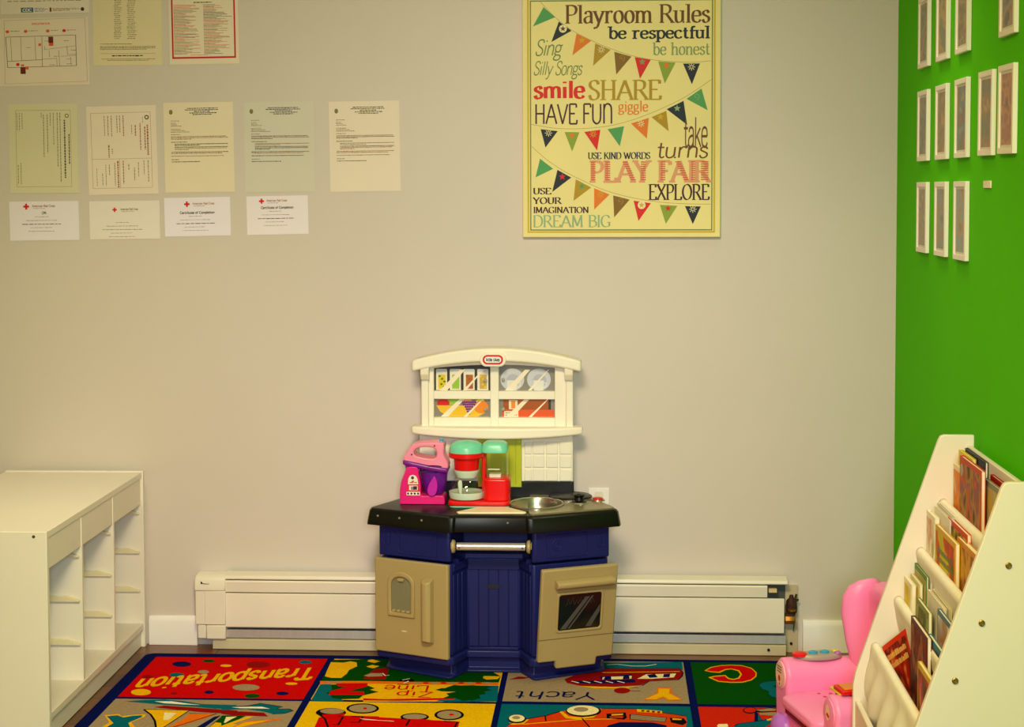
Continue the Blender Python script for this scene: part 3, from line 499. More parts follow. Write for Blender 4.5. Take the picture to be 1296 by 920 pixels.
('dred',3,[(0.1866,-0.469),(0.1853,-0.4781),(0.1819,-0.4864),(0.1767,-0.4931),(0.1701,-0.4975),(0.1629,-0.4993),(0.1557,-0.4982),(0.1492,-0.4944),(0.144,-0.4882),(0.1407,-0.4802),(0.1396,-0.4712),(0.1408,-0.4621),(0.1441,-0.4537),(0.1494,-0.4469),(0.156,-0.4424),(0.1633,-0.4406),(0.1706,-0.4418),(0.1771,-0.4457),(0.1823,-0.452),(0.1855,-0.46)]),
('dred',3,('L',0.005,[(0.182,-0.4693),(0.2154,-0.4736)])),
('black',3,('L',0.003,[(0.1823,-0.4368),(0.2097,-0.4414)])),
('orange',2,[(0.2646,-0.433),(0.3067,-0.434),(0.3029,-0.4826),(0.3352,-0.557),(0.2919,-0.5619),(0.2783,-0.537),(0.2591,-0.5606),(0.2201,-0.5596),(0.2609,-0.4918)]),
('gold',3,[(0.2685,-0.4446),(0.3008,-0.4461),(0.2968,-0.4902),(0.3273,-0.5489),(0.2943,-0.5533),(0.2792,-0.5227),(0.2594,-0.5507),(0.2285,-0.5507),(0.2659,-0.4945)]),
('redor',1,[(-0.1402,-0.7979),(-0.0911,-0.75),(-0.0483,-0.7215),(0.0024,-0.6722),(0.0991,-0.6472),(0.2043,-0.6464),(0.335,-0.7048),(0.3364,-0.7625),(0.3283,-0.8141),(-0.1497,-0.8367)]),
('black',3,[(0.1049,-0.6701),(0.1026,-0.6869),(0.0957,-0.7021),(0.085,-0.7144),(0.0715,-0.7226),(0.0565,-0.7259),(0.0414,-0.724),(0.0277,-0.7171),(0.0166,-0.7058),(0.0093,-0.6912),(0.0065,-0.6747),(0.0085,-0.6578),(0.0152,-0.6423),(0.0259,-0.6296),(0.0396,-0.6211),(0.0549,-0.6177),(0.0703,-0.6197),(0.0842,-0.6268),(0.0953,-0.6385),(0.1024,-0.6534)]),
('cream',4,[(0.0984,-0.665),(0.0963,-0.6793),(0.0901,-0.6923),(0.0805,-0.7028),(0.0683,-0.7098),(0.0547,-0.7127),(0.0411,-0.7111),(0.0287,-0.7053),(0.0187,-0.6957),(0.0121,-0.6832),(0.0096,-0.6691),(0.0114,-0.6547),(0.0175,-0.6415),(0.0271,-0.6307),(0.0395,-0.6235),(0.0533,-0.6205),(0.0672,-0.6222),(0.0797,-0.6282),(0.0897,-0.6381),(0.0961,-0.6508)]),
('tan',5,[(0.0688,-0.6582),(0.0679,-0.665),(0.0651,-0.6711),(0.0607,-0.6761),(0.0552,-0.6795),(0.049,-0.6808),(0.0427,-0.68),(0.0371,-0.6772),(0.0325,-0.6727),(0.0295,-0.6668),(0.0284,-0.6601),(0.0293,-0.6533),(0.032,-0.6471),(0.0364,-0.642),(0.042,-0.6387),(0.0483,-0.6373),(0.0546,-0.6381),(0.0603,-0.6409),(0.0648,-0.6455),(0.0678,-0.6515)]),
('gold',2,[(-0.0115,-0.6796),(-0.0015,-0.6791),(0.0157,-0.7225),(0.0518,-0.7301),(0.0835,-0.7087),(0.1052,-0.6538),(0.1033,-0.681),(0.0836,-0.7286),(0.0442,-0.7502),(0.0081,-0.7387)]),
('black',3,[(-0.099,-0.7517),(-0.0996,-0.7639),(-0.1025,-0.7749),(-0.1075,-0.7838),(-0.1141,-0.7896),(-0.1215,-0.7918),(-0.1292,-0.7903),(-0.1363,-0.7851),(-0.1422,-0.7768),(-0.1463,-0.7661),(-0.1482,-0.754),(-0.1477,-0.7418),(-0.1449,-0.7306),(-0.1399,-0.7215),(-0.1333,-0.7155),(-0.1257,-0.7132),(-0.1179,-0.7148),(-0.1107,-0.7201),(-0.1048,-0.7287),(-0.1007,-0.7395)]),
('cream',4,[(-0.1032,-0.7466),(-0.1038,-0.7564),(-0.1064,-0.7653),(-0.1108,-0.7724),(-0.1165,-0.7771),(-0.123,-0.7789),(-0.1297,-0.7777),(-0.1359,-0.7736),(-0.141,-0.7669),(-0.1445,-0.7583),(-0.1462,-0.7486),(-0.1457,-0.7388),(-0.1431,-0.7298),(-0.1387,-0.7226),(-0.133,-0.7178),(-0.1264,-0.7159),(-0.1196,-0.7171),(-0.1133,-0.7214),(-0.1082,-0.7282),(-0.1047,-0.7369)]),
('tan',5,[(-0.1154,-0.7419),(-0.1157,-0.7464),(-0.1171,-0.7505),(-0.1194,-0.7538),(-0.1224,-0.756),(-0.1258,-0.7569),(-0.1292,-0.7563),(-0.1325,-0.7544),(-0.1351,-0.7514),(-0.1369,-0.7474),(-0.1377,-0.743),(-0.1374,-0.7385),(-0.136,-0.7343),(-0.1337,-0.731),(-0.1307,-0.7288),(-0.1273,-0.7279),(-0.1238,-0.7285),(-0.1206,-0.7304),(-0.118,-0.7335),(-0.1162,-0.7375)]),
('gold',2,[(-0.1447,-0.7878),(-0.1094,-0.7809),(-0.0952,-0.7462),(-0.0916,-0.7566),(-0.1046,-0.7988),(-0.1358,-0.8054)]),
('black',3,('L',0.005,[(-0.1441,-0.7981),(-0.095,-0.7502),(-0.0445,-0.7174),(-0.0095,-0.6795)])),
('black',3,('L',0.005,[(0.1052,-0.6469),(0.2044,-0.6437),(0.3358,-0.7048)])),
('gold',2,('L',0.006,[(-0.1046,-0.7988),(0.0442,-0.7502),(0.1473,-0.7388)])),
('black',3,('L',0.004,[(-0.0483,-0.7215),(-0.0447,-0.7674)])),
('black',3,('L',0.004,[(0.0519,-0.7367),(0.0767,-0.826)])),
('black',3,[(0.1194,-0.6936),(0.1717,-0.6804),(0.1744,-0.7283),(0.1671,-0.7444),(0.1195,-0.7361)]),
('gold',4,[(0.1323,-0.6984),(0.1651,-0.6915),(0.1634,-0.7049),(0.133,-0.7117)]),
('redor',4,[(0.1275,-0.7199),(0.1658,-0.7154),(0.1632,-0.7314),(0.1282,-0.7304)]),
('gold',3,[(0.2023,-0.6465),(0.2717,-0.6622),(0.2719,-0.6838),(0.2039,-0.6735)]),
('dred',4,[(0.2163,-0.654),(0.2243,-0.6563),(0.222,-0.6727),(0.214,-0.6704)]),
('dred',4,[(0.2308,-0.6574),(0.2388,-0.6597),(0.2364,-0.676),(0.2284,-0.6737)]),
('dred',4,[(0.2452,-0.6608),(0.2532,-0.6631),(0.2507,-0.6794),(0.2428,-0.6771)]),
('dred',4,[(0.2596,-0.6642),(0.2676,-0.6665),(0.2651,-0.6828),(0.2571,-0.6804)]),
('tan',3,[(0.1843,-0.6959),(0.2826,-0.7232),(0.2774,-0.7627),(0.183,-0.741)]),
('black',4,('L',0.004,[(0.1843,-0.6959),(0.2826,-0.7232),(0.2774,-0.7627),(0.183,-0.741),(0.1843,-0.6959)])),
('black',4,('L',0.002,[(0.1858,-0.7065),(0.2807,-0.7325)])),
('black',4,('L',0.002,[(0.1857,-0.7185),(0.2804,-0.743)])),
('black',4,('L',0.002,[(0.1855,-0.7304),(0.28,-0.7534)])),
('black',3,[(0.2906,-0.7228),(0.3282,-0.7237),(0.3364,-0.7625),(0.3236,-0.7863),(0.2931,-0.7645)]),
('gold',4,[(0.2983,-0.7277),(0.3239,-0.7317),(0.3215,-0.7423),(0.2978,-0.7408)]),
('navy',3,[(0.1235,-0.7983),(0.1551,-0.7684),(0.2418,-0.7669),(0.2804,-0.7909),(0.2796,-0.8164),(0.1158,-0.8242)]),
('gold',2,[(0.4098,-0.2513),(0.4312,-0.2103),(0.4627,-0.1886),(0.4934,-0.1821),(0.5261,-0.1857),(0.554,-0.2147),(0.5649,-0.2639),(0.5599,-0.3081),(0.5433,-0.3473),(0.5147,-0.3734),(0.48,-0.3769),(0.4435,-0.3663),(0.4172,-0.3225),(0.4364,-0.3061),(0.4695,-0.2948),(0.4781,-0.3264),(0.4908,-0.3354),(0.5052,-0.3223),(0.5146,-0.2859),(0.5103,-0.2516),(0.4926,-0.2325),(0.4758,-0.2393),(0.4547,-0.272),(0.4306,-0.2672)]),
('red',3,[(0.4154,-0.2481),(0.4335,-0.2172),(0.4622,-0.1957),(0.4929,-0.1892),(0.5256,-0.1928),(0.5521,-0.2218),(0.5614,-0.267),(0.5568,-0.3063),(0.5412,-0.3398),(0.5153,-0.3648),(0.4806,-0.3683),(0.4466,-0.3595),(0.4259,-0.3259),(0.4373,-0.3148),(0.4674,-0.3056),(0.4748,-0.3362),(0.4901,-0.346),(0.5086,-0.3298),(0.5192,-0.2857),(0.515,-0.2435),(0.4932,-0.2245),(0.4736,-0.2314),(0.4532,-0.2622),(0.4324,-0.2592)]),
('navy',2,[(0.559,-0.396),(0.5695,-0.3686),(0.5986,-0.3492),(0.6291,-0.3457),(0.6479,-0.3489),(0.6298,-0.5279),(0.6059,-0.5291),(0.586,-0.5158),(0.5779,-0.4877),(0.5841,-0.4634),(0.5642,-0.4303)]),
('teal',3,[(0.5602,-0.3985),(0.5704,-0.3727),(0.5985,-0.3543),(0.6281,-0.351),(0.6463,-0.354),(0.6293,-0.5229),(0.6061,-0.524),(0.5867,-0.5115),(0.5788,-0.485),(0.5848,-0.462),(0.5654,-0.4308)]),
('dgreen',4,[(0.5991,-0.406),(0.6081,-0.3935),(0.6264,-0.3954),(0.6241,-0.4188),(0.6057,-0.4197)]),
('black',2,[(0.534,-0.6428),(0.5323,-0.6523),(0.5288,-0.6609),(0.5239,-0.6678),(0.5181,-0.6724),(0.5119,-0.6742),(0.506,-0.673),(0.5009,-0.6689),(0.4971,-0.6624),(0.495,-0.654),(0.4947,-0.6446),(0.4964,-0.6351),(0.4998,-0.6264),(0.5047,-0.6194),(0.5106,-0.6147),(0.5168,-0.6129),(0.5228,-0.6141),(0.528,-0.6183),(0.5318,-0.6249),(0.5338,-0.6334)]),
('red2',3,[(0.5311,-0.6412),(0.5297,-0.6486),(0.5268,-0.6554),(0.5227,-0.6608),(0.5178,-0.6643),(0.5126,-0.6657),(0.5076,-0.6648),(0.5032,-0.6617),(0.5,-0.6566),(0.4981,-0.6501),(0.4979,-0.6428),(0.4992,-0.6354),(0.5021,-0.6286),(0.5062,-0.6231),(0.5112,-0.6195),(0.5164,-0.6181),(0.5215,-0.619),(0.5259,-0.6222),(0.5291,-0.6273),(0.5309,-0.6339)]),
('black',2,[(0.5275,-0.6363),(0.5746,-0.6153),(0.5935,-0.629),(0.589,-0.6504),(0.5455,-0.6608),(0.5283,-0.6574)]),
('tan',3,[(0.5297,-0.6405),(0.5741,-0.6213),(0.5895,-0.6317),(0.5844,-0.6455),(0.5462,-0.6524)]),
('tan',2,[(0.5373,-0.6696),(0.5706,-0.6597),(0.6107,-0.6578),(0.607,-0.6955),(0.5679,-0.689),(0.5387,-0.6821)]),
('navy',2,[(0.5261,-0.6533),(0.533,-0.6614),(0.5424,-0.7396),(0.5186,-0.7448)]),
('teal',3,[(0.5335,-0.6782),(0.5403,-0.7356),(0.5283,-0.7403)]),
('teal',2,[(0.4615,-0.7878),(0.4727,-0.7672),(0.539,-0.7357),(0.566,-0.7098),(0.5769,-0.7257),(0.5746,-0.7502),(0.5559,-0.7673),(0.5314,-0.8241),(0.4538,-0.8277)]),
('gold',3,[(0.5518,-0.7171),(0.5708,-0.7112),(0.5715,-0.7301),(0.5537,-0.7366)]),
('cream',2,[(0.4152,-0.7859),(0.421,-0.772),(0.4432,-0.7694),(0.4456,-0.7885),(0.4349,-0.8208),(0.4179,-0.8216)]),
('navy',3,('L',0.004,[(0.4615,-0.7878),(0.4727,-0.7672),(0.539,-0.7357),(0.5662,-0.7082),(0.5781,-0.7257)])),
]

# ------------------------------------------------------------------ the room
M_wall = mat('greige_wall_paint', '#d6cac2', .42, var=.015, scale=2.0, bump=.03, bscale=180, coat=.0)
M_green = mat('green_wall_paint', '#57c800', .75, var=.03, scale=2.0, bump=.03, bscale=180, spec=.06)
M_trim = mat('white_trim_paint', '#f1eaea', .45, var=.02)
M_ceil = mat('ceiling_white', '#efe9dc', .8)
XR = 1.007
struct(MB().box(-2.6, XR+.12, 0, .12, -.12, 2.72).build('wall_back', M_wall))
struct(MB().box(XR, XR+.12, -6.2, 0, -.12, 2.72).build('wall_right', M_green))
struct(MB().box(-2.72, -2.6, -6.2, .12, -.12, 2.72).build('wall_left', M_wall))
struct(MB().box(-2.6, XR, -6.2, 0, -.12, 0).build('floor', wood_floor()))
struct(MB().box(-2.6, XR, -6.2, 0, 2.65, 2.72).build('ceiling', M_ceil))
def baseboard(name, x0, x1, h):
    mb = MB()
    mb.prism([(0, 0), (-.016, 0), (-.016, h-.018), (-.011, h-.004), (-.006, h), (0, h)], YZ, x0, x1)
    return struct(mb.build(name, M_trim, bevel=.0015))
baseboard('baseboard_left', -1.335, -1.178, .093)
baseboard('baseboard_right', .728, XR-.001, .101)
# raw plaster strip beside the open end of the heater
struct(MB().box(.672, .712, -.011, -.0005, 0, .21).build('trim_1', mat('raw_plaster_board', '#c9b596', .8, var=.08)))

# ------------------------------------------------------------------ baseboard heater
M_heat = mat('heater_cream_enamel', '#ebe2d4', .38, var=.02)
M_fin = mat('aluminium_fins', '#d4d6d6', .38, metal=.6, var=.04, stretch=(6, 1, 1))
M_dark = mat('dark_steel_backing', '#55564f', .6, metal=.2)
M_black = mat('black_void', '#0e0d0b', .7)
M_brass = mat('old_brass', '#a87432', .4, metal=.7, var=.2, scale=40)
M_rust = mat('rusty_iron', '#43261a', .75, metal=.3, var=.35, scale=60)
ht = thing('baseboard_heater', 'long cream metal baseboard heater behind the toy kitchen, open at its right end', 'heater', (-.25, -.03, 0))
mb = MB(); mb.box(-1.08, .673, -.012, -.001, .002, .236); mb.build('backing_plate', M_dark, ht)
mb = MB(); mb.prism([(-.012, .240), (-.063, .236), (-.066, .227), (-.063, .2235), (-.014, .228)], YZ, -1.078, .675); mb.build('top_cover', M_heat, ht, bevel=.001)
mb = MB(); mb.prism([(-.064, .221), (-.068, .217), (-.064, .1835), (-.060, .1835), (-.060, .221)], YZ, -1.078, .613); mb.build('damper_flap', M_heat, ht, bevel=.001)
mb = MB(); mb.prism([(-.060, .181), (-.066, .179), (-.067, .150), (-.066, .074), (-.056, .069), (-.056, .073), (-.062, .077), (-.062, .178)], YZ, -1.078, .665); mb.build('front_panel', M_heat, ht, bevel=.0012)
mb = MB(); mb.box(-1.078, .672, -.052, -.014, .036, .062); mb.build('fin_strip', M_fin, ht, bevel=.001)
mb = MB(); mb.box(-1.12, .672, -.060, -.012, .001, .033); mb.build('lower_rail', mat('heater_lower_rail', '#cdbfa2', .5, var=.05), ht, bevel=.002)
mb = MB(); mb.prism([(-.001, .236), (-.052, .236), (-.068, .226), (-.074, .205), (-.074, .188), (-.001, .188)], YZ, -1.173, -1.075)
mb.build('end_cap', M_heat, ht, bevel=.004)
mb = MB(); mb.prism([(-.001, .188), (-.071, .188), (-.071, .082), (-.001, .082)], YZ, -1.170, -1.075); mb.prism([(-.0705, .188), (-.0735, .188), (-.0735, .082), (-.0705, .082)], YZ, -1.140, -1.075)
mb.build('end_cap_front', M_heat, ht, bevel=.002)
mb = MB(); mb.box(-1.165, -1.138, -.068, -.001, .036, .080); mb.box(-1.136, -1.075, -.074, -.001, .036, .080); mb.build('end_cap_foot', M_heat, ht, bevel=.003)
mb = MB(); mb.prism([(-1.152, .219), (-1.144, .212), (-1.152, .210)], XZ, -.0735, -.0715); mb.prism([(-1.144, .2125), (-1.125, .2115), (-1.125, .2105), (-1.144, .2105)], XZ, -.0745, -.0735); mb.build('latch_slot', M_black, ht)
mb = MB(); mb.box(.618, .643, -.056, -.04, .197, .209); mb.build('wood_shim', mat('plywood_shim', '#e2c48d', .7), ht, bevel=.001)
for bp_ in ((.618, -.062, .020), (.692, -.012, .028)): mb = MB(); mb.lathe([(.0045, 0), (.0045, .003)], bp_, 14, (1, 0, 0), (0, 0, 1), (0, -1, 0)); mb.build('bolt_hole', M_black, ht)
mb = MB()
mb.tube([(.66, -.036, .118), (.675, -.036, .118), (.690, -.034, .122), (.694, -.032, .140)], .013, 12)
mb.lathe([(.006, -.022), (.017, -.02), (.018, .0), (.016, .016), (.008, .024), (.006, .034)], (.690, -.034, .152), 14)
mb.tube([(.690, -.034, .166), (.712, -.03, .170)], .004, 8); mb.tube([(.700, -.034, .17), (.706, -.03, .188)], .0035, 8)
mb.build('pipe_valve', M_rust, ht)
mb = MB(); mb.lathe([(.012, -.016), (.0135, -.014), (.0135, .014), (.012, .016)], (.684, -.050, .112), 6, (0, 1, 0), (0, 0, 1), (1, 0, 0)); mb.lathe([(.012, -.003), (.012, .003)], (.690, -.048, .142), 14)
mb.build('pipe_union', M_brass, ht)
mb = MB(); mb.lathe([(.005, .0), (.006, .006), (.004, .01)], (.676, -.048, .106), 8, (0, 1, 0), (0, 0, 1), (1, 0, 0)); mb.tube([(.700, -.03, .10), (.698, -.02, .07)], .002, 6); mb.build('green_wire_end', mat('green_plastic_wire', '#4c6a2c', .5), ht)

# wall plate behind the kitchen
wp = thing('wall_outlet_plate', 'small white wall outlet plate just right of the toy kitchen counter', 'outlet', (.100, 0, .485))
mb = MB(); mb.box(.062, .126, -.006, -.0004, .434, .511); mb.build('cover_plate', M_trim, wp, bevel=.002)
mb = MB(); mb.prism(rrect(.080, .108, .478, .500, .006), XZ, -.0075, -.006); mb.prism(rrect(.080, .108, .446, .468, .006), XZ, -.0075, -.006); mb.build('socket', mat('outlet_socket', '#e6dcc8', .4), wp)

# ------------------------------------------------------------------ rug
RC = {'navy': '#04104e', 'red': '#c80402', 'redor': '#d03a08', 'red2': '#c8220a', 'dred': '#8c0c08', 'green': '#034603', 'dgreen': '#023f02', 'gold': '#e6ac08', 'teal': '#045f70', 'tan': '#9a8468', 'white': '#ece4d0', 'cream': '#e9d9a4', 'orange': '#e06a10', 'black': '#0c0a0a', 'yellow': '#e3b005'}
RK = list(RC)
RM = [mat('rug_' + ('dark_red' if k == 'dred' else 'dark_green' if k == 'dgreen' else 'orange_red' if k == 'redor' else 'scarlet' if k == 'red2' else k), RC[k], .95, var=.10, scale=140, bump=.35, bscale=700, spec=.02) for k in RK]
rug = thing('play_rug', 'colourful transportation alphabet rug with navy border, lying under the toy kitchen', 'rug', (-.18, -1.3, 0))
mb = MB()
base = rrect(-1.311, .945, -2.62, -.128, .03)
mb.prism(base, XY, .0005, .0045)
mb.build('rug_base', RM[RK.index('navy')], rug, bevel=.0015)
mb = MB(); fl = Flat(mb, lambda x, y, h: (x, y, .0045+h), .0002)
cols_x = [(-1.270, -.737), (-.716, -.191), (-.174, .351), (.373, .905)]
rows_y = [(-.597, -.170), (-1.045, -.615), (-1.490, -1.062), (-1.935, -1.507), (-2.38, -1.952)]
tile_c = [['red', 'yellow', 'tan', 'green'], ['tan', 'yellow', 'teal', 'red2'], ['teal', 'green', 'red', 'yellow'], ['yellow', 'red', 'green', 'tan'], ['green', 'tan', 'yellow', 'teal']]
for r, (y0, y1) in enumerate(rows_y):
    for c, (x0, x1) in enumerate(cols_x):
        yy1 = y1 + (.012 if c == 2 or c == 3 else 0) if r == 0 else y1
        fl.rect(x0, x1, y0 + (.008 if r == 0 and c > 1 else 0), yy1, RK.index(tile_c[r][c]), 1)
for col, lev, p in RUG_ART:
    mi = RK.index(col)
    if p[0] == 'L': fl.line(p[2], p[1], mi, 1+lev)
    else: fl.poly(p, mi, 1+lev)
# writing, read from the wall side (turned half round)
def rug_text(s, xr, yb, wdt, hgt, col, rise=0.0, wt=.16, sl=.0, lev=5):
    for q in text_polys(s, 0, wdt, 0, hgt, thick=wt, slant=sl): fl.poly([(xr - px, yb - py - rise*px) for px, py in q], RK.index(col), lev)
rug_text('Transportation', -.752, -.268, .500, .124, 'gold', rise=.30, wt=.17)
rug_text('Zip', -.375, -.512, .105, .052, 'red', wt=.10)
rug_text('Line', -.392, -.448, .130, .060, 'red', wt=.10)
rug_text('Yacht', .095, -.492, .232, .074, 'navy', wt=.09, sl=.1)
mb.build('rug_pattern', RM, rug, flat=True)

# ------------------------------------------------------------------ storage shelf on the left
M_white = mat('white_laminate', '#efe6dc', .42, var=.015, scale=3)
M_gap = mat('panel_joint', '#b8a66e', .7)
SA = .0103
sh = thing('storage_shelf_unit', 'white three-bay storage frame without bins standing at the left edge', 'shelf', (-1.340, -.0233, 0), SA)
Rz = Matrix.Translation((-1.340, -.0233, 0)) @ Matrix.Rotation(SA, 4, 'Z')
class LMB(MB):     # builder in a thing's own coordinates
    def __init__(self, M): super().__init__(); self.M = M
    def build(self, *a, **k):
        self.v = [self.M @ v for v in self.v]; return super().build(*a, **k)
L_, D_, H_ = .99, .44, .56
def SB(): return LMB(Rz)
# local x: 0 front .. -D back ; local y: 0 far end .. -L near end
for y0 in (0, -L_+.018): mb = SB(); mb.box(-D_, 0, y0-.018, y0, 0, H_); mb.build('side_panel', M_white, sh, bevel=.0015)
mb = SB(); mb.box(-D_, -.004, -L_+.018, -.018, H_-.021, H_-.0035); mb.build('top_panel', M_white, sh, bevel=.001)
mb = SB(); mb.box(-D_+.002, -D_+.008, -L_+.018, -.018, .06, H_-.021); mb.build('back_panel', M_white, sh)
mb = SB(); mb.box(-D_+.008, -.004, -L_+.018, -.018, .058, .076); mb.build('bottom_panel', M_white, sh, bevel=.001)
mb = SB(); mb.box(-.026, -.012, -L_+.018, -.018, .002, .058); mb.build('kick_board', M_white, sh, bevel=.001)
bays = [(-L_+.018, -.662), (-.648, -.342), (-.328, -.018)]
for y in (-.662, -.342): mb = SB(); mb.box(-D_+.008, -.006, y, y+.014, .076, H_-.021); mb.build('divider_panel', M_white, sh, bevel=.001)
for a, b in bays:
    mb = SB(); mb.box(-.022, -.008, a, b, H_-.105, H_-.022); mb.build('top_fascia', M_white, sh, bevel=.001)
rail = mat('white_plastic_rail', '#e9dcb8', .45)
for a, b in bays:
    for z in (.178, .300, .425):
        for s in (0, 1):
            y0 = b-.011 if s else a+.001
            mb = SB(); mb.prism([(-.40, z), (-.012, z), (-.012, z+.004), (-.05, z+.016), (-.40, z+.016)], lambda u, v, w: (u, w, v), y0, y0+.010)
            mb.build('runner_rail', rail, sh, bevel=.001)
mb = SB(); mb.lathe([(.0042, 0), (.0042, .001)], (-.034, -L_, H_-.013), 12, (1, 0, 0), (0, 0, 1), (0, -1, 0)); mb.build('screw_hole', mat('screw_hole_dark', '#4a4033', .7), sh)

# ------------------------------------------------------------------ poster
PX0, PX1, PZ0, PZ1 = -.1415, .467, 1.294, 2.06
M_canvas = mat('cream_canvas', '#f8e8a0', .6, var=.03, scale=5)
PCOL = {'mustard': '#b8940c', 'gold': '#d9b211', 'sage': '#86a06a', 'brown': '#6e3f08', 'navy': '#131f33', 'plum': '#451826', 'red': '#e3180f', 'orange': '#ef7c14', 'green': '#4ea35e', 'olive': '#8fa836', 'tan': '#8a631b', 'cream': '#efe19a', 'pale': '#f6ecc0', 'salmon': '#eaa27c', 'brick': '#d95a40', 'dsage': '#6f8a52', 'sea': '#93b68c', 'line': '#9a8a3a'}
PK = list(PCOL); pm = [mat('poster_ink_' + k, PCOL[k], .6, var=.03) for k in PK]
po = thing('wall_poster', 'large cream canvas poster of playroom rules with bunting, hanging on the back wall', 'poster', (.1625, 0, 1.294))
mb = MB(); mb.box(PX0, PX1, -.025, -.0006, PZ0, PZ1); mb.build('canvas', M_canvas, po, bevel=.0025)
KU = (PX1-PX0)/(912.3-661.4); KV = (2.0205-1.2945)/300.3
pf = lambda u, v, h: (PX0+(u-661.4)*KU, -.0252-h, 1.2945+(300.3-v)*KV)   # design units, v downwards
mb = MB(); fl = Flat(mb, pf, .00015)
P = lambda n: PK.index(n)
for (a, b, c, d, w, col) in ((668.3, 903.5, 3, 293.3, 2.0, 'gold'), (671.6, 901, 1, 290.9, 1.5, 'dsage')):
    x0, x1, y0, y1 = (668.7, 904.4, -8, 293.6) if col == 'gold' else (671.8, 901.4, .3, 291)
    fl.rect(x0-w/2, x0+w/2, y0, y1, P(col)); fl.rect(x1-w/2, x1+w/2, y0, y1, P(col)); fl.rect(x0-w/2, x1+w/2, y1-w/2, y1+w/2, P(col)); fl.rect(x0-w/2, x1+w/2, y0-w/2, y0+w/2, P(col))
mb.build('printed_border', pm, po, flat=True)
mb = MB(); fl = Flat(mb, pf, .00015)
Zp = lambda x, y: (650+x/4.8, y/4.8)         # first close-up of the poster
Zq = lambda x, y: (650+x/4.8, 140+y/4.8)     # second close-up
for f, pts in ((Zp, [(165, 5), (250, 95), (350, 175), (470, 240), (590, 292), (720, 336), (860, 364), (1000, 376), (1110, 378), (1200, 370)]),
               (Zp, [(1205, 482), (1120, 540), (1040, 590), (930, 645), (820, 692), (700, 734), (560, 765), (400, 778), (250, 774), (108, 750)]),
               (Zq, [(110, 212), (200, 292), (300, 360), (400, 412), (520, 468), (640, 508), (760, 535), (900, 556), (1050, 566), (1200, 568)])):
    fl.line(crom([f(*p) for p in pts], 6), .45, P('line'), 1)
def flag(f, pts, col, mark, mc):
    q = [f(*p) for p in pts]; fl.poly(q, P(col), 2)
    cx = sum(p[0] for p in q)/3; cy = sum(p[1] for p in q)/3
    cx = (q[0][0]+q[1][0])/2*.5 + cx*.5; cy = (q[0][1]+q[1][1])/2*.5 + cy*.5
    if mark == 'star': fl.star(cx, cy, 4.6, P(mc), 3, rot=-PI/2)
    elif mark == 'ring': fl.poly(ell(cx, cy, 5, 5, 18), P('pale'), 3); fl.star(cx, cy, 3.9, P(mc), 4, rot=-PI/2)
    elif mark == 'burst':
        for i in range(8): a = PI*i/4; fl.line([(cx+1.2*math.cos(a), cy+1.2*math.sin(a)), (cx+4.6*math.cos(a), cy+4.6*math.sin(a))], .8, P(mc), 3)
    elif mark == 'spiral': fl.line([(cx+(.6+.5*i*.7)*math.cos(i*.7), cy+(.6+.5*i*.7)*math.sin(i*.7)) for i in range(12)], .7, P(mc), 3)
    elif mark == 'dot': fl.poly(ell(cx, cy, 3, 3, 12), P(mc), 3)
for a in ((Zp, [(185, 38), (255, 100), (120, 155)], 'green', 'dot', 'green'), (Zp, [(278, 126), (355, 183), (232, 250)], 'navy', 'ring', 'brown'), (Zp, [(385, 200), (474, 245), (360, 332)], 'orange', 'star', 'gold'), (Zp, [(498, 260), (592, 300), (486, 396)], 'mustard', 'burst', 'pale'),
          (Zp, [(614, 312), (718, 342), (626, 450)], 'tan', 'spiral', 'mustard'), (Zp, [(738, 345), (835, 362), (770, 478)], 'red', 'star', 'sage'), (Zp, [(880, 372), (985, 380), (920, 506)], 'olive', 'dot', 'orange'), (Zp, [(1030, 386), (1132, 386), (1084, 512)], 'navy', 'burst', 'pale'),
          (Zp, [(1052, 600), (1142, 538), (1180, 670)], 'green', 'spiral', 'sea'), (Zp, [(932, 662), (1034, 612), (1056, 758)], 'navy', 'star', 'sea'), (Zq, [(840, 38), (930, 0), (944, 124)], 'mustard', 'star', 'gold'), (Zq, [(716, 76), (824, 42), (812, 168)], 'orange', 'burst', 'pale'),
          (Zq, [(574, 110), (674, 92), (648, 214)], 'green', 'dot', 'green'), (Zq, [(432, 126), (530, 113), (510, 240)], 'red', 'burst', 'gold'), (Zq, [(312, 126), (402, 128), (358, 245)], 'olive', 'star', 'orange'), (Zq, [(166, 108), (270, 120), (195, 220)], 'navy', 'burst', 'pale'),
          (Zq, [(162, 288), (242, 350), (134, 402)], 'green', 'dot', 'green'), (Zq, [(268, 356), (352, 404), (236, 492)], 'navy', 'star', 'red'), (Zq, [(380, 415), (474, 465), (366, 546)], 'mustard', 'star', 'green'), (Zq, [(492, 470), (586, 508), (492, 600)], 'orange', 'burst', 'gold'),
          (Zq, [(608, 514), (708, 540), (614, 648)], 'tan', 'spiral', 'mustard'), (Zq, [(732, 546), (838, 562), (762, 670)], 'red', 'ring', 'gold'), (Zq, [(892, 572), (998, 578), (928, 688)], 'olive', 'star', 'red'), (Zq, [(1044, 580), (1140, 582), (1092, 690)], 'navy', 'burst', 'pale')):
    flag(*a)
mb.build('printed_bunting', pm, po, flat=True)
mb = MB(); fl = Flat(mb, pf, .00015)
SF = dict(thick=.20, thin=.06, serif=.13)
def pt(f, s, x0, x1, yb, yt, col, **k):
    a = f(x0, yb); b = f(x1, yt); fl.text(s, a[0], b[0], a[1], b[1], P(col), 3, **k)
pt(Zp, 'Playroom Rules', 320, 1190, 137, 30, 'brown', thick=.155, thin=.05, serif=.13)
pt(Zp, 'be respectful', 582, 1190, 232, 162, 'navy', thick=.165, thin=.10, serif=.15)
pt(Zp, 'be honest', 850, 1190, 332, 260, 'sage', thick=.14, thin=.06, serif=.13)
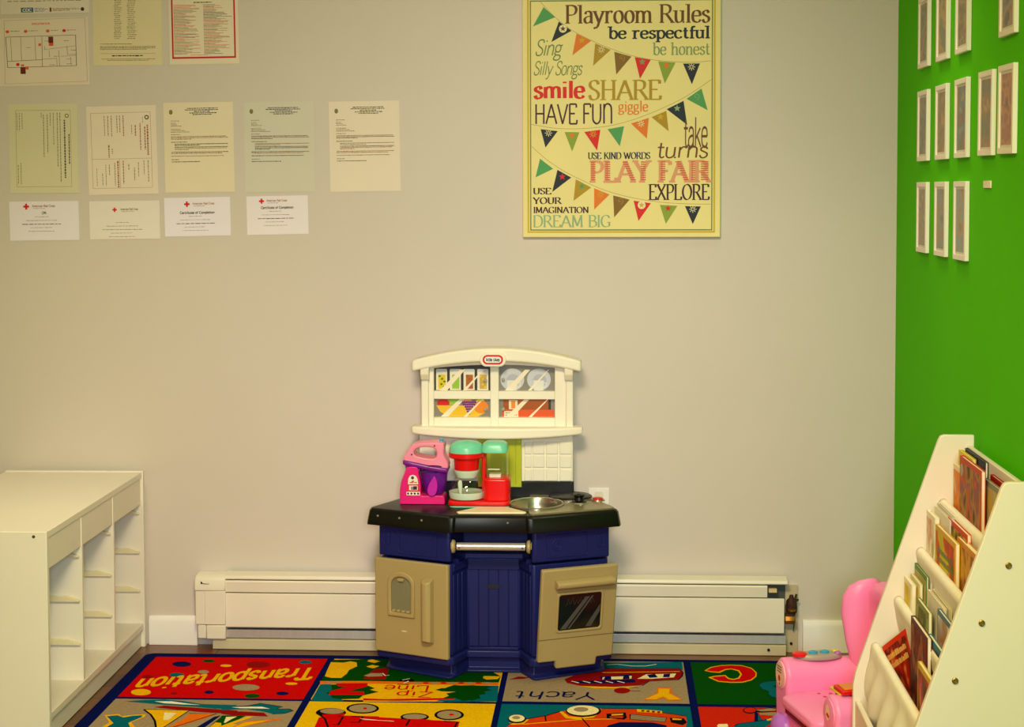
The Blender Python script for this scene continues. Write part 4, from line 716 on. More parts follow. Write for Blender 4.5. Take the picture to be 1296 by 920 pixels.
pt(Zp, 'Sing', 132, 290, 332, 236, 'dsage', thick=.085, slant=.25, track=-.02)
pt(Zp, 'Silly Songs', 122, 415, 450, 368, 'dsage', thick=.085, slant=.25, track=-.02)
pt(Zp, 'smile', 128, 432, 592, 486, 'red', thick=.20, thin=.085)
pt(Zp, 'SHARE', 460, 896, 602, 486, 'mustard', thick=.155, thin=.05, serif=.15)
pt(Zp, 'HAVE FU~', 128, 604, 748, 628, 'plum', thick=.115, thin=.08, track=.02)
pt(Zp, 'giggle', 640, 818, 674, 612, 'orange', thick=.14, thin=.08, serif=.07)
pt(Zq, 'take', 1034, 1180, 220, 40, 'brown', thick=.085, slant=.02, track=-.02)
pt(Zq, 'turns', 868, 1180, 285, 185, 'brown', thick=.085, slant=.1, track=.0)
pt(Zq, 'USE KIND WORDS', 455, 832, 291, 252, 'navy', **SF)
pt(Zq, 'PLAY FAIR', 470, 1192, 430, 306, 'salmon', thick=.20, thin=.10, serif=.15)
for i in range(9):
    a = Zq(0, 311+i*13.4)
    for x0, x1 in ((472, 500), (560, 590), (690, 720), (776, 806), (896, 924), (1010, 1042), (1082, 1104), (1140, 1186)):
        u0 = Zq(x0, 0)[0]; u1 = Zq(x1, 0)[0]
        sh_ = {690: (i-4)*1.3, 1010: (i-4)*1.3}.get(x0, 0)
        fl.rect(u0+sh_, u1+sh_, a[1]-.8, a[1]+.6, P('brick'), 4)
pt(Zq, 'EXPLORE', 826, 1190, 540, 448, 'plum', thick=.17, thin=.05, serif=.15)
pt(Zq, 'USE', 120, 228, 505, 468, 'plum', **SF); pt(Zq, 'YOUR', 120, 290, 564, 526, 'plum', **SF); pt(Zq, 'IMAGINATION', 122, 458, 620, 584, 'plum', **SF)
pt(Zq, 'DREAM BIG', 120, 592, 706, 636, 'sea', thick=.14, thin=.05, serif=.11)
mb.build('printed_lettering', pm, po, flat=True)

# ------------------------------------------------------------------ sheets of paper on the back wall
DCOL = ['#3a3326', '#8a7a55', '#d8140c', '#1f5f86', '#c4152a', '#e0561c', '#6b1d14', '#a05a1c', '#7c7434', '#f0e3b4']
dm = [mat('paper_ink_%s' % n, c, .7, var=.05) for n, c in zip(('dark', 'grey', 'red', 'blue', 'crimson', 'orange', 'maroon', 'sepia', 'olive', 'cream'), DCOL)]
def paper(name, label, cat, x, z, w, h, deg, col, draw, group='notices taped on the back wall', sheen=.45, lift=0.0):
    o = thing(name, label, cat, (x, -.0012-lift, z), 0, group, rot=(0, -math.radians(deg), 0))
    Mw = world_of(o)
    mb = MB(); mb.v = []; mb.box(-w/2, w/2, -.0006, .0006, -h/2, h/2); mb.v = [Mw @ v for v in mb.v]
    col = col[:5] + '%02x' % min(250, int(int(col[5:7], 16)*1.17))
    mb.build('sheet', mat('paper_' + col.strip('#'), col, sheen, var=.02, scale=6), o)
    mb = MB(); f = Flat(mb, lambda a, b, hh: Mw @ Vector((-w/2+a*w, -.0007-hh, h/2-b*h)), .00008)
    draw(f, h/w); mb.build('printing', dm, o, flat=True)
    return o
def seal(f, x, y, r, asp, mi=1):
    f.poly(ell(x, y, r, r/asp, 14), mi, 1); f.poly(ell(x, y, r*.55, r*.55/asp, 10), 9, 2)
def letter(seed, ink=0):
    def d(f, asp):
        rn = random.Random(seed); f.poly(ell(.105, .105, .026, .034/asp, 14), 8, 1); f.poly(ell(.105, .100, .010, .016/asp, 10), 1, 2)
        for i, (a, b) in enumerate(((.34, .78), (.31, .80), (.44, .68), (.37, .76), (.42, .70))): f.fine(a, b, .062+i*.017, .010, ink, 1, rn)
        for y, a, b in ((.20, .10, .22), (.225, .10, .17), (.242, .10, .19), (.258, .10, .25), (.292, .10, .24), (.308, .10, .30), (.324, .10, .37), (.352, .10, .23)): f.fine(a, b, y, .008, 1, 1, rn)
        for y, a, b in ((.375, .10, .90), (.389, .10, .92), (.403, .10, .40), (.436, .10, .33), (.458, .15, .92), (.472, .15, .52), (.492, .15, .92), (.506, .15, .90), (.520, .15, .36), (.548, .10, .92), (.562, .10, .83), (.592, .10, .85), (.63, .10, .22), (.655, .10, .52)): f.fine(a, b, y, .0085, (7, 1, 0)[rn.randrange(3)], 1, rn)
    return d
def rotated_a(f, asp):
    rn = random.Random(3)
    for a, b, c, d in ((.10, .90, .070, .073), (.10, .90, .925, .928), (.10, .104, .07, .928), (.896, .90, .07, .928)): f.rect(a, b, c, d, 1)
    seal(f, .845, .135, .03, asp, 8)
    for x, y0, y1, hh in ((.80, .18, .83, .020), (.865, .34, .68, .016), (.74, .10, .88, .012), (.70, .10, .70, .012), (.645, .10, .46, .010), (.60, .10, .24, .010), (.555, .12, .55, .012), (.50, .12, .60, .012), (.47, .10, .16, .009), (.19, .10, .28, .010), (.15, .10, .30, .010), (.115, .10, .30, .010), (.16, .66, .90, .010), (.12, .68, .90, .010)):
        y = y0
        while y < y1: l = rn.uniform(.012, .03); f.rect(x, x+hh, y, min(y+l, y1), 0 if hh > .015 else 1); y += l+.008
def rotated_b(f, asp):
    rn = random.Random(4)
    for a, b, c, d in ((.06, .92, .075, .078), (.06, .92, .925, .928), (.06, .064, .075, .928), (.916, .92, .075, .928), (.06, .92, .595, .598), (.455, .459, .595, .928)): f.rect(a, b, c, d, 1)
    seal(f, .865, .135, .032, asp, 0)
    for x, y0, y1, hh in ((.80, .13, .20, .008), (.86, .22, .56, .022), (.825, .24, .50, .016), (.76, .20, .50, .014), (.69, .22, .34, .016), (.64, .22, .32, .010), (.52, .11, .34, .014), (.47, .11, .30, .012), (.43, .11, .30, .012), (.35, .11, .34, .012), (.30, .11, .34, .012), (.25, .11, .34, .010), (.30, .44, .58, .018), (.35, .48, .54, .012), (.42, .62, .92, .022), (.38, .64, .90, .012), (.30, .66, .78, .012), (.25, .66, .90, .010), (.20, .76, .90, .010), (.12, .70, .90, .008), (.50, .62, .88, .014), (.58, .66, .72, .012), (.66, .70, .84, .012), (.72, .64, .80, .010), (.80, .62, .78, .010), (.86, .62, .86, .012)):
        y = y0
        while y < y1: l = rn.uniform(.012, .03); f.rect(x, x+hh, y, min(y+l, y1), 7 if hh > .013 else 1); y += l+.008
def cert(head, title, bold, tone, code=False):
    def d(f, asp):
        rn = random.Random(len(title)+int(bold*10)); cx, cy, s = (.245, .13, .016) if head == 0 else (.36, .23, .012) if head == 1 else (.345, .17, .016)
        k = 1/asp
        f.rect(cx-s*2.6, cx+s*2.6, cy-s*.9*k, cy+s*.9*k, 2, 1); f.rect(cx-s*.9, cx+s*.9, cy-s*2.6*k, cy+s*2.6*k, 2, 1)
        f.text('American Red Cross', cx+.085, cx+.085+.33*(1.0 if head != 1 else .75), cy+.015, cy-.04, tone, 2, thick=.17)
        f.fine(cx+.10, cx+.27, cy+.045, .012, 1, 1, rn)
        ty = .30 if head == 0 else .47 if head == 1 else .39
        if title: f.text(title, .5-len(title)*.0105, .5+len(title)*.0105, ty+.03, ty-.03, 0, 2, thick=.2)
        y = ty+.09
        for a, b in ((.37, .57), (.24, .70), (.18, .76), (.30, .62), (.27, .66)):
            f.fine(a, b, y, .020 if (a < .2 and bold) else .013, 0 if a < .2 else 1, 1, rn); y += .092
    return d
def list_doc(f, asp):
    rn = random.Random(9)
    for i in range(24):
        y = .20+i*.0215
        for c, (a, b) in enumerate(((.30, .42), (.49, .63))): f.fine(a+rn.uniform(0, .02), b-rn.uniform(0, .03), y, .009, 1, 1, rn)
    for y, a, b in ((.755, .10, .56), (.785, .10, .90), (.80, .10, .90), (.815, .10, .78)): f.fine(a, b, y, .009, 1, 1, rn)
    f.rect(.10, .90, .865, .868, 1); f.fine(.27, .74, .885, .014, 0, 1, rn); f.fine(.12, .90, .925, .008, 1, 1, rn); f.fine(.20, .80, .940, .008, 1, 1, rn)
def red_doc(f, asp):
    rn = random.Random(11)
    for a, b, c, d in ((.035, .955, .02, .034), (.035, .955, .915, .935), (.035, .058, .02, .935), (.932, .955, .02, .935)): f.rect(a, b, c, d, 4)
    f.fine(.36, .62, .30, .012, 0, 1, rn); 
    for i in range(46):
        y = .33+i*.0122
        for a, b in ((.07, .46), (.50, .90)): f.fine(a, rn.uniform(a+.14, b), y, .0065, (5, 1, 0, 7)[rn.randrange(4)], 1, rn)
    f.fine(.30, .56, .893, .006, 5, 1, rn)
def plan(f, asp):
    rn = random.Random(5); T = lambda x, y: ((x+12)/484, (y-85)/368)
    def ln(x0, y0, x1, y1, w=.006, mi=0): a = T(x0, y0); b = T(x1, y1); f.line([a, b], w, mi, 1)
    fb = [(24, 96), (456, 90), (460, 434), (20, 440)]
    for i in range(4): ln(*fb[i], *fb[(i+1) % 4], .003, 1)
    a = T(172, 122); b = T(268, 112); f.text('EVACUATION PLAN', a[0], b[0], a[1], b[1], 5, 2, thick=.2)
    for x, mi in ((40, 5), (138, 5), (256, 5), (343, 2)):
        a = T(x, 157); f.poly(ell(a[0], a[1], .020, .022), mi, 1); a = T(x+16, 153); f.fine(a[0], a[0]+.10, a[1], .010, 1, 1, rn)
    for q in ((30, 186, 404, 182), (404, 182, 404, 348), (404, 348, 36, 352), (36, 352, 30, 186), (224, 186, 222, 350), (110, 188, 112, 318), (56, 190, 60, 318), (186, 188, 188, 312), (36, 318, 222, 312), (232, 258, 404, 240), (236, 240, 240, 258), (356, 240, 358, 286), (358, 286, 404, 286), (224, 310, 300, 306), (300, 306, 300, 348), (312, 262, 314, 348), (322, 296, 404, 292), (374, 300, 376, 346), (260, 262, 262, 300)): ln(*q, .006 if q[0] in (30, 404, 36) else .0045, 0 if q[0] in (30, 404, 36, 224) else 8)
    for x, y in ((140, 244), (236, 210), (340, 210), (376, 262), (284, 294), (350, 310), (260, 340), (352, 336)): a = T(x, y); f.fine(a[0], a[0]+.06, a[1], .009, 1, 1, rn)
    def blk(x0, y0, x1, y1, mi): a = T(x0, y0); b = T(x1, y1); f.rect(a[0], b[0], a[1], b[1], mi, 2)
    blk(258, 188, 284, 222, 6); blk(260, 222, 284, 238, 5); blk(104, 352, 132, 388, 6); blk(130, 348, 148, 364, 5); blk(204, 224, 218, 238, 5); blk(108, 336, 124, 346, 5)
    a = T(91, 336); f.poly(ell(a[0], a[1], .02, .024), 2, 2)
def strip(f, asp):
    rn = random.Random(6)
    f.rect(.23, .37, .86-.02, .965, 3, 1); f.text('CDC', .25, .35, .94, .87, 9, 2, thick=.2)
    for i in range(4): f.fine(.385, .385+(.13, .15, .12, .10)[i], .855+i*.028, .012, 3, 1, rn)
    f.rect(.555, .575, .85, .96, 6, 1)
    for i in range(3): f.fine(.59, .78, .87+i*.026, .014, 7, 1, rn)
    f.fine(.76, .90, .87, .012, 1, 1, rn); f.fine(.76, .90, .90, .012, 8, 1, rn); f.poly(ell(.925, .905, .02, .05), 0, 1)
    for i in range(8): f.fine(.08, .92, .1+i*.08, .02, 1, 1, rn)
paper('notice_strip', 'white health notice with small blue logo, cut off by the top left corner', 'paper', -1.641, 2.0563, .2821, .118, .6, '#e6d9b2', strip)
paper('floor_plan_sheet', 'laminated evacuation floor plan sheet with red markers, at the upper left of the back wall', 'paper', -1.647, 1.878, .289, .2115, .72, '#ead9ae', plan, sheen=.22)
paper('notice_sheet', 'cream typed list with two narrow columns, between the floor plan and the red-bordered sheet', 'paper', -1.3785, 1.972, .2193, .2768, -.06, '#e4d597', list_doc)
paper('notice_sheet', 'printed sheet with a crimson border line, rightmost of the top paper row', 'paper', -1.1376, 1.9737, .2188, .2761, .65, '#eadba8', red_doc)
paper('licence_sheet', 'greenish licence printed sideways with a thin frame, leftmost of the middle paper row', 'paper', -1.6519, 1.5747, .2201, .2804, .22, '#ddd49a', rotated_a)
paper('licence_sheet', 'sideways form divided into three boxes, second from left in the middle paper row', 'paper', -1.4009, 1.5688, .2216, .2773, 1.13, '#eedcb0', rotated_b)
paper('typed_letter', 'cream typed letter above the certificate, third from left in the middle paper row', 'paper', -1.1567, 1.5769, .2205, .2807, .7, '#ecdca6', letter(21))
paper('typed_letter', 'pale green typed letter in a plastic sleeve, fourth in the middle paper row', 'paper', -.9023, 1.5771, .2215, .2814, .3, '#dcd6ad', letter(22), sheen=.2)
paper('typed_letter', 'cream typed letter standing alone, rightmost of the middle paper row', 'paper', -.6346, 1.5779, .2208, .2802, .71, '#ecdcae', letter(23))
paper('certificate_card', 'white red cross certificate headed CPR, leftmost of the lower paper row', 'certificate', -1.654, 1.3474, .2219, .1233, .57, '#f0e6cf', cert(0, 'CPR', True, 7), 'red cross certificates')
paper('certificate_card', 'white certificate with a small centred red cross, second from left in the lower row', 'certificate', -1.3966, 1.3498, .2236, .1201, .56, '#eee3bf', cert(1, '', False, 8), 'red cross certificates')
paper('certificate_card', 'white red cross certificate of completion directly under the third typed letter', 'certificate', -1.1647, 1.3595, .209, .1212, .97, '#f2e8d4', cert(2, 'Certificate of Completion', True, 7), 'red cross certificates')
paper('certificate_card', 'narrow red cross certificate under the pale green letter, rightmost of the lower row', 'certificate', -.9112, 1.364, .1936, .1206, .97, '#f3e7d0', cert(0, 'Certificate of Completion', True, 7), 'red cross certificates')

# ------------------------------------------------------------------ picture frames on the green wall
M_frame = mat('white_frame_paint', '#f6eee2', .40, var=.02)
M_matboard = mat('white_mat_board', '#e8dcc4', .7)
M_glass = thin_glass('picture_glass')
def pic(k, cols): return mottled('framed_photo_%d' % k, cols, 14, (1, 1.0, 1.6), k*3.1, .8)
YS = [-.482, -.755, -1.015, -1.300, -1.510]
ROWS = [(1.876, 'top row'), (1.6165, 'middle row'), (1.362, 'bottom row')]
FR = [(0, 0, ['#7c6a3a', '#9a8a5c', '#6e5a3c', '#b8843c'], 'top row, nearest the back corner', 'with a brown photo'), (0, 1, ['#8a7a6c', '#7a7e58', '#c8a02c', '#a07a50'], 'top row, second from the back corner', 'with a grey photo'), (0, 2, ['#6e5420', '#8a6c2c', '#a8935c', '#5c4a2a'], 'top row, third from the back corner', 'with a dark brown photo'), (0, 4, ['#4c4030', '#b88a2c', '#8c8484', '#6a5a48'], 'top right, set apart from the other three', 'with a brown photo'),
      (1, 0, ['#7c7440', '#6c6258', '#8e8070', '#9a8a30'], 'middle row, nearest the back corner', 'with an olive photo'), (1, 1, ['#a85c14', '#7c6438', '#9a7a2c', '#c88a30'], 'middle row, second from the back corner', 'with an orange brown photo'), (1, 2, ['#a46410', '#7c5a40', '#5a7c80', '#c09040'], 'middle row, third from the back corner', 'with a brown and blue photo'), (1, 3, ['#6a6c3a', '#7c6e3c', '#a46c1c', '#c8a45c'], 'middle row, second from the right', 'with a green brown photo'), (1, 4, ['#c0640c', '#a85208', '#d48420', '#6e4028'], 'middle row, rightmost', 'with a bright orange photo'),
      (2, 0, ['#a08454', '#b88c50', '#8c7c70', '#c4a468'], 'bottom row, nearest the back corner', 'with a tan photo'), (2, 1, ['#b08c54', '#9c8454', '#8494a0', '#7c7440'], 'bottom row, second from the back corner', 'with a tan and blue photo'), (2, 2, ['#8c6420', '#c08a30', '#7ca4ac', '#a08c80'], 'bottom row, rightmost, above the bookcase', 'with a brown and pale blue photo')]
HW = .1
proto = None
for k, (r, c, cols, where, what) in enumerate(FR):
    y, z = YS[c], ROWS[r][0]
    label = 'white photo frame %s, %s' % (what, where)
    if proto is None:
        proto = thing('framed_photo', label, 'picture frame', (XR, y, z), 0, 'white picture frames on the green wall')
        HY, HZ, b, fx = .0755, .098, .0135, XR-.0115
        o4 = [(y-HY, z-HZ), (y+HY, z-HZ), (y+HY, z+HZ), (y-HY, z+HZ)]
        i4 = [(y-HY+b, z-HZ+b), (y+HY-b, z-HZ+b), (y+HY-b, z+HZ-b), (y-HY+b, z+HZ-b)]; b2 = b+.006
        e4 = [(y-HY+b2, z-HZ+b2), (y+HY-b2, z-HZ+b2), (y+HY-b2, z+HZ-b2), (y-HY+b2, z+HZ-b2)]
        mb = MB(); mb.ring(o4, i4, YZ, fx, XR-.0008); mb.build('frame_moulding', M_frame, proto, bevel=.001)
        mb = MB(); mb.ring(i4, e4, YZ, XR-.0080, XR-.0070); mb.build('mat_board', M_matboard, proto)
        mb = MB(); mb.box(XR-.0070, XR-.006, y-HY+b, y+HY-b, z-HZ+b, z+HZ-b); mb.build('photo_print', pic(k, cols), proto)
        mb = MB(); mb.box(XR-.0092, XR-.0086, y-HY+b-.001, y+HY-b+.001, z-HZ+b-.001, z+HZ-b+.001); mb.build('glass_pane', M_glass, proto)
    else:
        q = copy_tree(proto); q.location = (XR, y, z); q['label'] = label
        for ch in q.children:
            if ch.name.startswith('photo_print'): ch.data = ch.data.copy(); ch.data.materials[0] = pic(k, cols)
        if (r, c) in ((1, 4), (1, 3)): q.rotation_euler = (math.radians(.6), 0, 0)
tag(MB().box(XR-.004, XR-.0004, -1.335, -1.258, 1.443, 1.460).build('mounting_strip', mat('white_adhesive_strip', '#f2e6cc', .5), at=(XR, -1.297, 1.45), bevel=.001), 'tiny white adhesive strip stuck alone on the green wall', 'adhesive strip')

# ------------------------------------------------------------------ toy kitchen
KX = -.2165
M_blue = mat('navy_blue_plastic', '#191e5e', .42, spec=.3, var=.04, scale=6, bump=.06, bscale=260)
M_beige = mat('taupe_beige_plastic', '#a79262', .45, var=.03, scale=5, bump=.05, bscale=260)
M_ivory = mat('ivory_plastic', '#f4ecda', .42, var=.02, scale=5)
M_blk = mat('black_plastic_counter', '#0c0b09', .36, spec=.35, var=.08, scale=8, bump=.05, bscale=260)
M_steel = mat('brushed_steel', '#b9b2a4', .28, metal=.9, var=.06, scale=4)
M_bar = mat('silver_bar_plastic', '#d9d2c4', .22, metal=.55, var=.02)
M_hob = mat('khaki_metallic_plastic', '#8d8458', .30, metal=.35, var=.05)
M_oven = mat('dark_oven_window', '#141513', .12, var=.1)
M_mark = mat('window_print_grey', '#8e9089', .5)
kt = thing('play_kitchen', 'child-size toy kitchen with navy base, beige doors, black counter and ivory window hutch', 'toy kitchen', (KX, -.25, .006))
Z0 = .006
KR = lambda r: KX + r
def sym(half):       # half outline (right side, from back centre-right round to front centre) -> full outline
    return [(KR(x), y) for x, y in half] + [(KR(-x), y) for x, y in reversed(half)]
body = [(.335, -.078), (.338, -.288), (.124, -.390), (.112, -.384), (.0785, -.300)]
# upper body: skirt, recess, cavity
mb = MB()
mb.prism(sym([(.335, -.078), (.338, -.288), (.124, -.390), (.116, -.386), (.0785, -.300)]), XY, .076, .349)
mb.build('base_cabinet', M_blue, kt, bevel=.006, seg=3)
mb = MB()     # apron above the doors, open in the middle behind the towel bar
mb.prism(sym([(.335, -.078), (.342, -.296), (.128, -.400), (.117, -.396), (.100, -.20)]), XY, .356, .456)
mb.build('apron', M_blue, kt, bevel=.005, seg=3)
mb = MB(); mb.prism(sym([(.32, -.085), (.32, -.27), (.1, -.36), (.085, -.29)]), XY, .346, .360); mb.build('inner_frame', M_blue, kt)
for s in (1, -1):       # pressed panels on the apron
    A = Vector((KR(s*.128), -.400, 0)); B = Vector((KR(s*.342), -.296, 0)); t = (B-A).normalized(); n = Vector((t.y, -t.x, 0)); n = n if n.y < 0 else -n
    wf = lambda u, v, w, A=A, t=t, n=n: A + t*u + n*w + Vector((0, 0, v))
    mb = MB(); mb.ring(rrect(.036, .172, .368, .436, .006), rrect(.0415, .1665, .3735, .4305, .004), wf, -.001, .0035); mb.ring(rrect(.200, .222, .388, .424, .005), rrect(.205, .217, .393, .419, .003), wf, -.001, .0035)
    if s > 0: mb.ring(ell(.070, .404, .017, .017), ell(.070, .404, .0135, .0135), wf, -.001, .0022); mb.ring(ell(.070, .404, .009, .009), ell(.070, .404, .006, .006), wf, -.001, .0022)
    mb.build('pressed_moulding', M_blue, kt, bevel=.0008)
mb = MB()     # skirt lip, toe base and flared foot
mb.prism(sym([(.345, -.078), (.350, -.300), (.128, -.408), (.110, -.400), (.0785, -.312)]), XY, .050, .076); mb.build('skirt_lip', M_blue, kt, bevel=.006, seg=3)
mb = MB()
lo = sym([(.325, -.085), (.327, -.272), (.130, -.384), (.118, -.378), (.080, -.303)]); hi = sym([(.318, -.085), (.318, -.262), (.122, -.368), (.108, -.362), (.076, -.290)])
mb.loft([[Vector((x, y, Z0)) for x, y in lo], [Vector((x, y, Z0+.006)) for x, y in lo], [Vector((x, y, Z0+.012)) for x, y in hi], [Vector((x, y, .052)) for x, y in hi]])
mb.build('foot_base', M_blue, kt, bevel=.002)
mb = MB()     # tongue and groove panel in the recess
for i in range(5): mb.box(KR(-.074+i*.0297), KR(-.074+i*.0297+.0285), -.3035, -.298, .085, .316)
mb.box(KR(-.077), KR(.077), -.307, -.298, .316, .349); mb.box(KR(-.074), KR(.074), -.310, -.298, .076, .084)
for s in (1, -1):
    A = Vector((KR(s*.0785), -.300, 0)); B = Vector((KR(s*.116), -.386, 0)); t = (B-A).normalized(); n = Vector((-s*abs(t.y), -abs(t.x), 0))
    for i in range(3): u0 = .012+i*.026; mb.obox(A + t*(u0+.012) + Vector((0, 0, .2)), t*.0122, n*.0022, (0, 0, .115))
    mb.obox(A + t*.047 + Vector((0, 0, .337)), t*.046, n*.006, (0, 0, .011))
mb.build('recess_panelling', M_blue, kt, bevel=.0016)
mb = MB(); mb.box(KR(-.017), KR(.017), -.3055, -.303, .258, .272); mb.build('recess_slot', mat('slot_dark_blue', '#0b0c24', .6), kt, bevel=.001)
mb = MB(); mb.tube([(KR(-.100), -.412, .407), (KR(.100), -.412, .407)], .0115, 18); mb.build('towel_bar', M_bar, kt, bevel=.001)
for s in (1, -1): mb = MB(); mb.lathe([(.010, 0), (.0195, .001), (.0195, .008), (.014, .012)], (KR(s*.115), -.412, .407), 20, (0, 1, 0), (0, 0, 1), (-s, 0, 0)); mb.box(KR(s*.112)-.006, KR(s*.112)+.006, -.41, -.385, .398, .416); mb.build('towel_bar_bracket', M_beige, kt, bevel=.001)
for s in (1, -1): mb = MB(); mb.lathe([(.0035, 0), (.003, .0015)], (KR(s*.092), -.4228, .405), 10, (1, 0, 0), (0, 0, 1), (0, -1, 0)); mb.build('bar_screw', mat('grey_screw', '#6d685f', .4, metal=.6), kt)
# wing faces
def wingface(s, tilt=0.0, z0=.07):
    A = Vector((KR(s*.1215), -.403, 0)); B = Vector((KR(s*.3455), -.298, 0)); t = (B-A).normalized(); n = Vector((t.y, -t.x, 0)); n = n if n.y < 0 else -n
    up = Vector((0, 0, 1)); up2 = (up*math.cos(tilt) + n*math.sin(tilt)); n2 = (n*math.cos(tilt) - up*math.sin(tilt))
    O = A + Vector((0, 0, z0))
    return lambda u, v, w: O + t*u + up2*(v-z0) + n2*w
# fridge door: u = 0 at the inner (right hand) edge, .2475 at the outer edge
wf = wingface(-1)
mb = MB(); mb.prism(rrect(-.002, .2485, .072, .352, .004), wf, .001, .017); fd = mb.build('fridge_door', M_beige, kt, bevel=.006, seg=3)
def archp(u0, u1, v0, v1, n=12):
    r = (u1-u0)/2; p = [(u0, v0), (u1, v0)]
    return p + [((u0+u1)/2 + r*math.cos(PI*i/n), v1-r*.75 + r*.75*math.sin(PI*i/n)) for i in range(n+1)]
def flipu(p): return [(.2475-u, v) for u, v in p]
mb = MB(); mb.ring(flipu(archp(.047, .139, .184, .318)), flipu(archp(.058, .128, .196, .303)), wf, .015, .024); mb.build('ice_dispenser_frame', M_beige, fd, bevel=.003)
mb = MB(); mb.prism(flipu(archp(.058, .128, .196, .303)), wf, .0172, .0176); mb.build('dispenser_niche', mat('dispenser_niche_grey', '#7b775a', .5), fd)
mb = MB(); mb.prism(flipu(rrect(.083, .103, .290, .299, .003)), wf, .017, .026); mb.build('dispenser_spout', M_beige, fd, bevel=.001)
mb = MB()
for i in range(4): mb.prism(flipu(rrect(.062+i*.0165, .073+i*.0165,   .197, .204, .002)), wf, .017, .024)
mb.build('drip_grid', M_beige, fd, bevel=.001)
hp = [(.0, .0), (.0, .022), (.010, .030), (.022, .030), (.032, .022), (.032, .0)]
mb = MB(); mb.loft([[wf(.2475-.171-u, v+( -w*.4 if v > .2 else w*.4), .016+w) for u, w in hp] for v in (.114, .310)]); mb.build('fridge_handle', M_beige, fd, bevel=.003, seg=3)
mb = MB(); mb.prism(flipu(ell(.101, .141, .010, .0022, 14)), wf, .0168, .0174); mb.build('embossed_mark', mat('pale_beige', '#d3c59c', .4), fd)
# oven door, hanging slightly open at the top
ov = wingface(1, math.radians(8.0), .075)
oo = [(.006, .070), (.062, .070), (.064, .046), (.192, .046), (.194, .070), (.246, .070), (.247, .352), (.005, .352)]
mb = MB(); mb.prism(oo, ov, .004, .022); od = mb.build('oven_door', M_beige, kt, bevel=.005, seg=3)
mb = MB(); mb.ring(rrect(.055, .204, .157, .280, .010), rrect(.062, .197, .164, .273, .008), ov, .019, .0255); mb.build('window_surround', M_beige, od, bevel=.002)
mb = MB(); mb.prism(rrect(.062, .197, .164, .273, .008), ov, .0215, .0226); mb.build('oven_window', M_oven, od)
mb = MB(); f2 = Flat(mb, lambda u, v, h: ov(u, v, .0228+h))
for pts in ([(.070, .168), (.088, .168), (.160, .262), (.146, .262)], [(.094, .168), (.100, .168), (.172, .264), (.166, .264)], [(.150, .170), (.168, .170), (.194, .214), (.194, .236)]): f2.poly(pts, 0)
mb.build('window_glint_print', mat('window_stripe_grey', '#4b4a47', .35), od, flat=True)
mb = MB()
for i in range(7): f2 = Flat(mb, lambda u, v, h: ov(u, v, .0231+h)); f2.line([(.086+i*.013, .240+.004*(i % 2)), (.092+i*.013, .256+.004*((i+1) % 3)), (.097+i*.013, .243)], .001, 0)
mb.build('window_scribble_print', mat('faint_print_grey', '#3f4545', .4), od, flat=True)
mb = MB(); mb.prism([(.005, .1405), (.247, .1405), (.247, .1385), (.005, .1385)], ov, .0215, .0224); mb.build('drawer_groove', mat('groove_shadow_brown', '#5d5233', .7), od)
hc = [(0, -.014), (.018, -.012), (.028, -.002), (.028, .010), (.018, .016), (0, .016)]
mb = MB(); mb.loft([[ov(u, .306+q*.9, .021+w) for w, q in hc] for u in (.046, .230)]); mb.build('oven_handle', M_beige, od, bevel=.004, seg=3)
# counter
ctop = [(.262, -.078), (.300, -.140), (.372, -.296), (.368, -.318), (.122, -.436), (.108, -.436), (.103, -.427)]
mb = MB()
mb.loft([[Vector((x, y, .4515)) for x, y in sym([(.262, -.078), (.300, -.140), (.378, -.298), (.374, -.322), (.124, -.441), (.110, -.441), (.105, -.432)])], [Vector((x, y, .492)) for x, y in sym([(.260, -.079), (.297, -.140), (.370, -.296), (.366, -.316), (.122, -.435), (.108, -.435), (.103, -.426)])], [Vector((x, y, .500)) for x, y in sym([(.254, -.080), (.291, -.142), (.363, -.297), (.360, -.310), (.120, -.427), (.110, -.427), (.105, -.418)])]])
ct = mb.build('counter_top', M_blk, kt, bevel=.002)
mb = MB(); 
for rx, ry in ((-.34, -.338), (-.272, -.371), (-.203, -.404), (.05, -.434)): mb = MB(); mb.lathe([(.0035, 0), (.002, .0022)], (KR(rx), ry-.002, .481), 10, (1, 0, 0), (0, 0, 1), (0, -1, 0)); mb.build('mould_pip', mat('worn_grey_dot', '#7d7868', .5), ct)
# hob and sink plate on the right wing, with a real hole for the sink
plate_o = [(KR(.100), -.300), (KR(.112), -.412), (KR(.122), -.420), (KR(.355), -.306), (KR(.356), -.292), (KR(.292), -.150), (KR(.255), -.092), (KR(.10), -.092)]
SCX, SCY, SRX, SRY = -.090, -.262, .079, .090
hole = ell(SCX, SCY, SRX, SRY, 40)
def resample(poly, cx, cy, n):   # outline point in each direction from (cx, cy)
    out = []
    for i in range(n):
        t = 2*PI*i/n; dx, dy = math.cos(t), math.sin(t); best = None
        for k in range(len(poly)):
            ax, ay = poly[k]; bx, by = poly[(k+1) % len(poly)]; ex, ey = bx-ax, by-ay
            den = dx*ey-dy*ex
            if abs(den) < 1e-12: continue
            s = ((ax-cx)*ey-(ay-cy)*ex)/den; u = ((ax-cx)*dy-(ay-cy)*dx)/den
            if s > 0 and -1e-9 <= u <= 1+1e-9 and (best is None or s < best): best = s
        out.append((cx+dx*best, cy+dy*best))
    return out
n_ = 160
outer = resample(plate_o, SCX+.03, SCY+.01, n_)
inner = []
